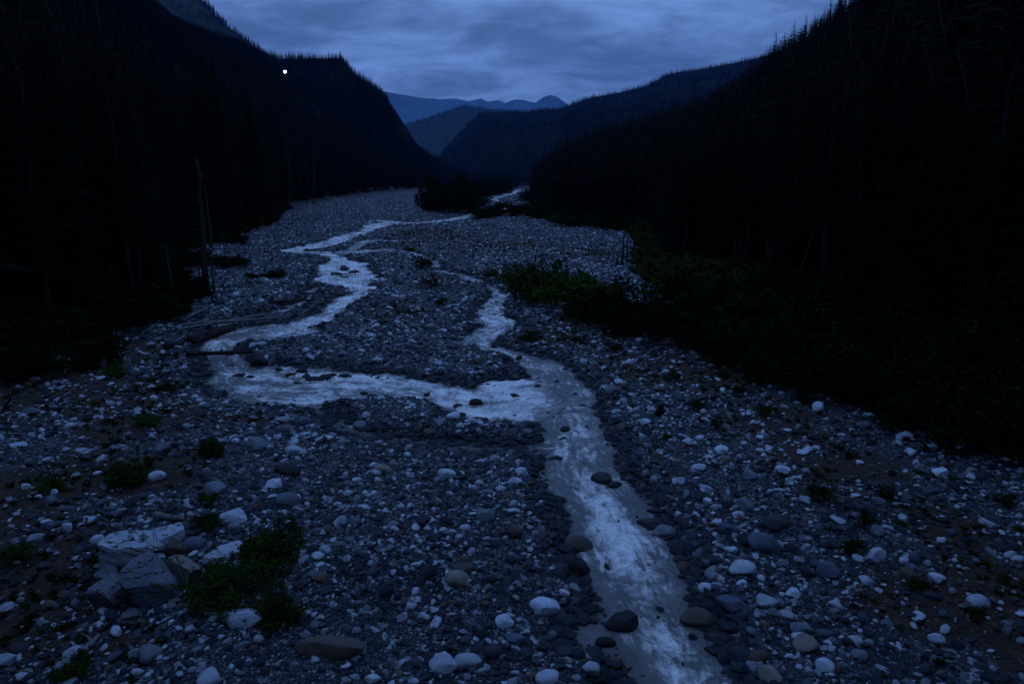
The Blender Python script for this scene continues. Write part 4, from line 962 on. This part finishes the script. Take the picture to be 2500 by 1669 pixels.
# ------------------------------------------------------------------ scattered stones: one mass
SM = []
for k in range(30):
    kind = ['round', 'angular', 'angular', 'angular', 'flat'][k % 5]; SM.append(boulder_mesh(1200 + k, 2, kind, M_stone_i))
C_ST = proto_collection('gravel_stone', SM)
r = np.random.default_rng(99)
def stones(n, r0, r1, pw):
    # radial density falls with distance: fewer and larger stones far away
    u = r.uniform(0, 1, n); q = 2 - pw; rad_ = (r0**q + u*(r1**q - r0**q))**(1/q); a = np.radians(r.uniform(-44, 44, n))
    return rad_*np.sin(a), rad_*np.cos(a), rad_
x, y, rad_ = stones(250000, 11, 420, 1.5)
k = (x > left_edge(y) + r.uniform(-.5, 2.5, len(x))) & (x < right_edge(y) + r.uniform(-2, 1, len(x))); x, y, rad_ = x[k], y[k], rad_[k]
# a second, coarser population of cobbles
xc, yc, rc = stones(62000, 12, 140, 1.25); big = fbm(xc*.28, yc*.28, 3, 63) + r.uniform(-.12, .12, len(xc)) > .45
xc, yc, rc = xc[big], yc[big], rc[big]; k = (xc > left_edge(yc) + 1) & (xc < right_edge(yc) - .5); xc, yc, rc = xc[k], yc[k], rc[k]
xb, yb, rb = stones(90000, 12, 130, 1.3); db, _ = channel(xb, yb); kb = (db > -.35) & (db < .75) & (xb > left_edge(yb)) & (xb < right_edge(yb)); xc, yc, rc = np.concatenate([xc, xb[kb]]), np.concatenate([yc, yb[kb]]), np.concatenate([rc, rb[kb]])
nf = len(x); x, y, rad_ = np.concatenate([x, xc]), np.concatenate([y, yc]), np.concatenate([rad_, rc]); cob = np.arange(len(x)) >= nf
d, sh = channel(x, y); so = soil_mask(x, y)
pool_ = sh > .3
k = ((d > -0.12) | (cob & (d > -.35)) | ((r.uniform(size=len(x)) < .035) & (d > -1.6)) | (pool_ & (d > -.6) & (r.uniform(size=len(x)) < .45))) & (r.uniform(size=len(x)) > so*np.where(cob, .3, .68))
x, y, rad_, d, so, cob = x[k], y[k], rad_[k], d[k], so[k], cob[k]
n = len(x)
clus = fbm(x*0.45, y*0.45, 3, 61)                                             # some patches are coarse, others fine gravel
lo = 0.034*(rad_/16)**0.62
size = lo*np.minimum(r.uniform(1e-4, 1, n)**(-1/1.55), 7.5)*(0.55 + 0.95*clus)
size = np.where(cob, np.clip(.13*(rad_/18)**.3*r.uniform(1e-4, 1, n)**(-1/3.0), .1, .5), size); size = np.where(cob & (d < .75), np.clip(size*1.5, .16, .62), size); size = np.where(d < 0, np.maximum(size, .12), size); size = np.clip(size, .02, .62)
z = height(x, y)
tone = np.clip(np.where(cob, r.beta(1.2, .9, n), np.where(rad_ > 32, r.beta(1.1, 1.0, n), r.beta(.95, 1.15, n)))*.93 + (fbm(x*.3, y*.3, 3, 66) - .5)*.25, 0, .935)
red = r.uniform(size=n) < .05; tone = np.where(red, r.uniform(.955, 1, n), tone)
wetm = np.clip(sst(1.0, -.1, d + (r.uniform(size=n) - .5)*.6), 0, 1); tone = np.where(red, tone, tone*(1 - .8*wetm)); tone = np.where((d < .1) & ~red, r.uniform(0, .2, n), tone)
sx = size/2*r.uniform(.85, 1.15, n); sy = size/2*r.uniform(.8, 1.15, n); sz = size/2*r.uniform(.75, 1.2, n)
zz = np.where(d < -.15, np.maximum(z, -0.14 - sz*.1), z + sz*.16)
rot = np.stack([r.normal(0, .25, n), r.normal(0, .25, n), r.uniform(0, 6.28, n)], -1)
scatter('gravel', np.stack([x, y, zz], -1), rot, np.stack([sx, sy, sz], -1), C_ST, tone, 30)

# low ground plants on the terraces
def tuft_geo(seed):
    r_ = random.Random(seed); V, F = [], []
    for k in range(16):
        a = r_.uniform(0, 6.28); l = r_.uniform(.5, 1); s = r_.uniform(.05, .11); bx, by = r_.uniform(-.3, .3), r_.uniform(-.3, .3); o_ = len(V)
        V += [(bx - s*math.sin(a), by + s*math.cos(a), 0), (bx + s*math.sin(a), by - s*math.cos(a), 0), (bx + math.cos(a)*l*.35 + s*math.sin(a), by + math.sin(a)*l*.35 - s*math.cos(a), l*.6), (bx + math.cos(a)*l*.8, by + math.sin(a)*l*.8, l*.75)]
        F += [(o_, o_ + 1, o_ + 2), (o_, o_ + 2, o_ + 3)]
    return V, F
C_TU = proto_collection('undergrowth_tuft', [mesh_py('tuft', *tuft_geo(k), M_weed, False) for k in range(5)])
x, y, rad_ = stones(60000, 12, 260, 1.4)
d, sh = channel(x, y); so = soil_mask(x, y); pt = fbm(x*.5, y*.5, 3, 88)
wood = (x < left_edge(y) + 1) | (x > right_edge(y) - 1)
k = (d > .8) & ((r.uniform(size=len(x)) < so*.6*(pt > .44)) | (wood & (x > left_edge(y) - 25) & (x < right_edge(y) + 25)))
x, y, rad_, wood = x[k], y[k], rad_[k], wood[k]; n = len(x)
s = np.where(wood, .7, .2)*r.uniform(.5, 1.4, n)*np.clip((rad_/25)**.4, .8, 2.2)
rot = np.zeros((n, 3)); rot[:, 2] = r.uniform(0, 6.28, n)
scatter('undergrowth', np.stack([x, y, height(x, y)], -1), rot, np.stack([s, s, s*.8], -1), C_TU, None, 5)

# ------------------------------------------------------------------ the lamp on the hillside road
hp = HL.reshape(-1, 3); qx, qy = proj(hp[:, 0], hp[:, 1], hp[:, 2]); ok = hp[:, 1] > 200
i = np.argmin(np.where(ok, (qx - 655)**2 + (qy - 182)**2, 1e12)); base = Vector(hp[i])
lamp = bpy.data.objects.new('road_lamp', None); COL.objects.link(lamp); lamp.location = base; lamp.empty_display_size = .5
tag(lamp, 'bright white lamp glowing among the dark trees high on the left hillside', 'lamp')
dcam = (Vector((0, 0, CAM_H)) - base); k_ = base.length/FOC
top = Vector((0, 0, 15*k_))
V, F = tube([Vector((0, 0, -2)), top*.6, top], [.5, .4, .3], 8); link('pole', mesh_py('lamp_pole', V, F, M_darkwood), lamp)
fw = dcam.normalized()
V, F = tube([top - fw*1.2, top, top + fw*.8], [.9, 1.6, 1.9], 16); link('lamp_housing', mesh_py('lamp_housing', V, F, M_darkwood), lamp)
Ml = Mat('lamp_glass'); Ml.b.inputs['Emission Color'].default_value = (1, .95, .88, 1); Ml.b.inputs['Emission Strength'].default_value = 14.0
V, F = tube([top + fw*.9, top + fw*1.4, top + fw*1.9], [1.75, 1.6, .8], 16); link('lamp_glass', mesh_py('lamp_glass', V, F, Ml.m), lamp)

# ------------------------------------------------------------------ haze
bm = bmesh.new(); bmesh.ops.create_cube(bm, size=1.0); me = bpy.data.meshes.new('haze'); bm.to_mesh(me); bm.free()
hz = link('haze', me); hz['kind'] = 'stuff'; hz.scale = (23500, 23500, 1700); hz.location = (0, 0, 1700/2 - 6)
mh = bpy.data.materials.new('haze_air'); mh.use_nodes = True; t = mh.node_tree; t.nodes.clear()
vo = t.nodes.new('ShaderNodeVolumePrincipled'); vo.inputs['Density'].default_value = 2.9e-5; vo.inputs['Color'].default_value = (.10, .36, 1.0, 1)
t.links.new(vo.outputs[0], t.nodes.new('ShaderNodeOutputMaterial').inputs['Volume']); me.materials.append(mh)
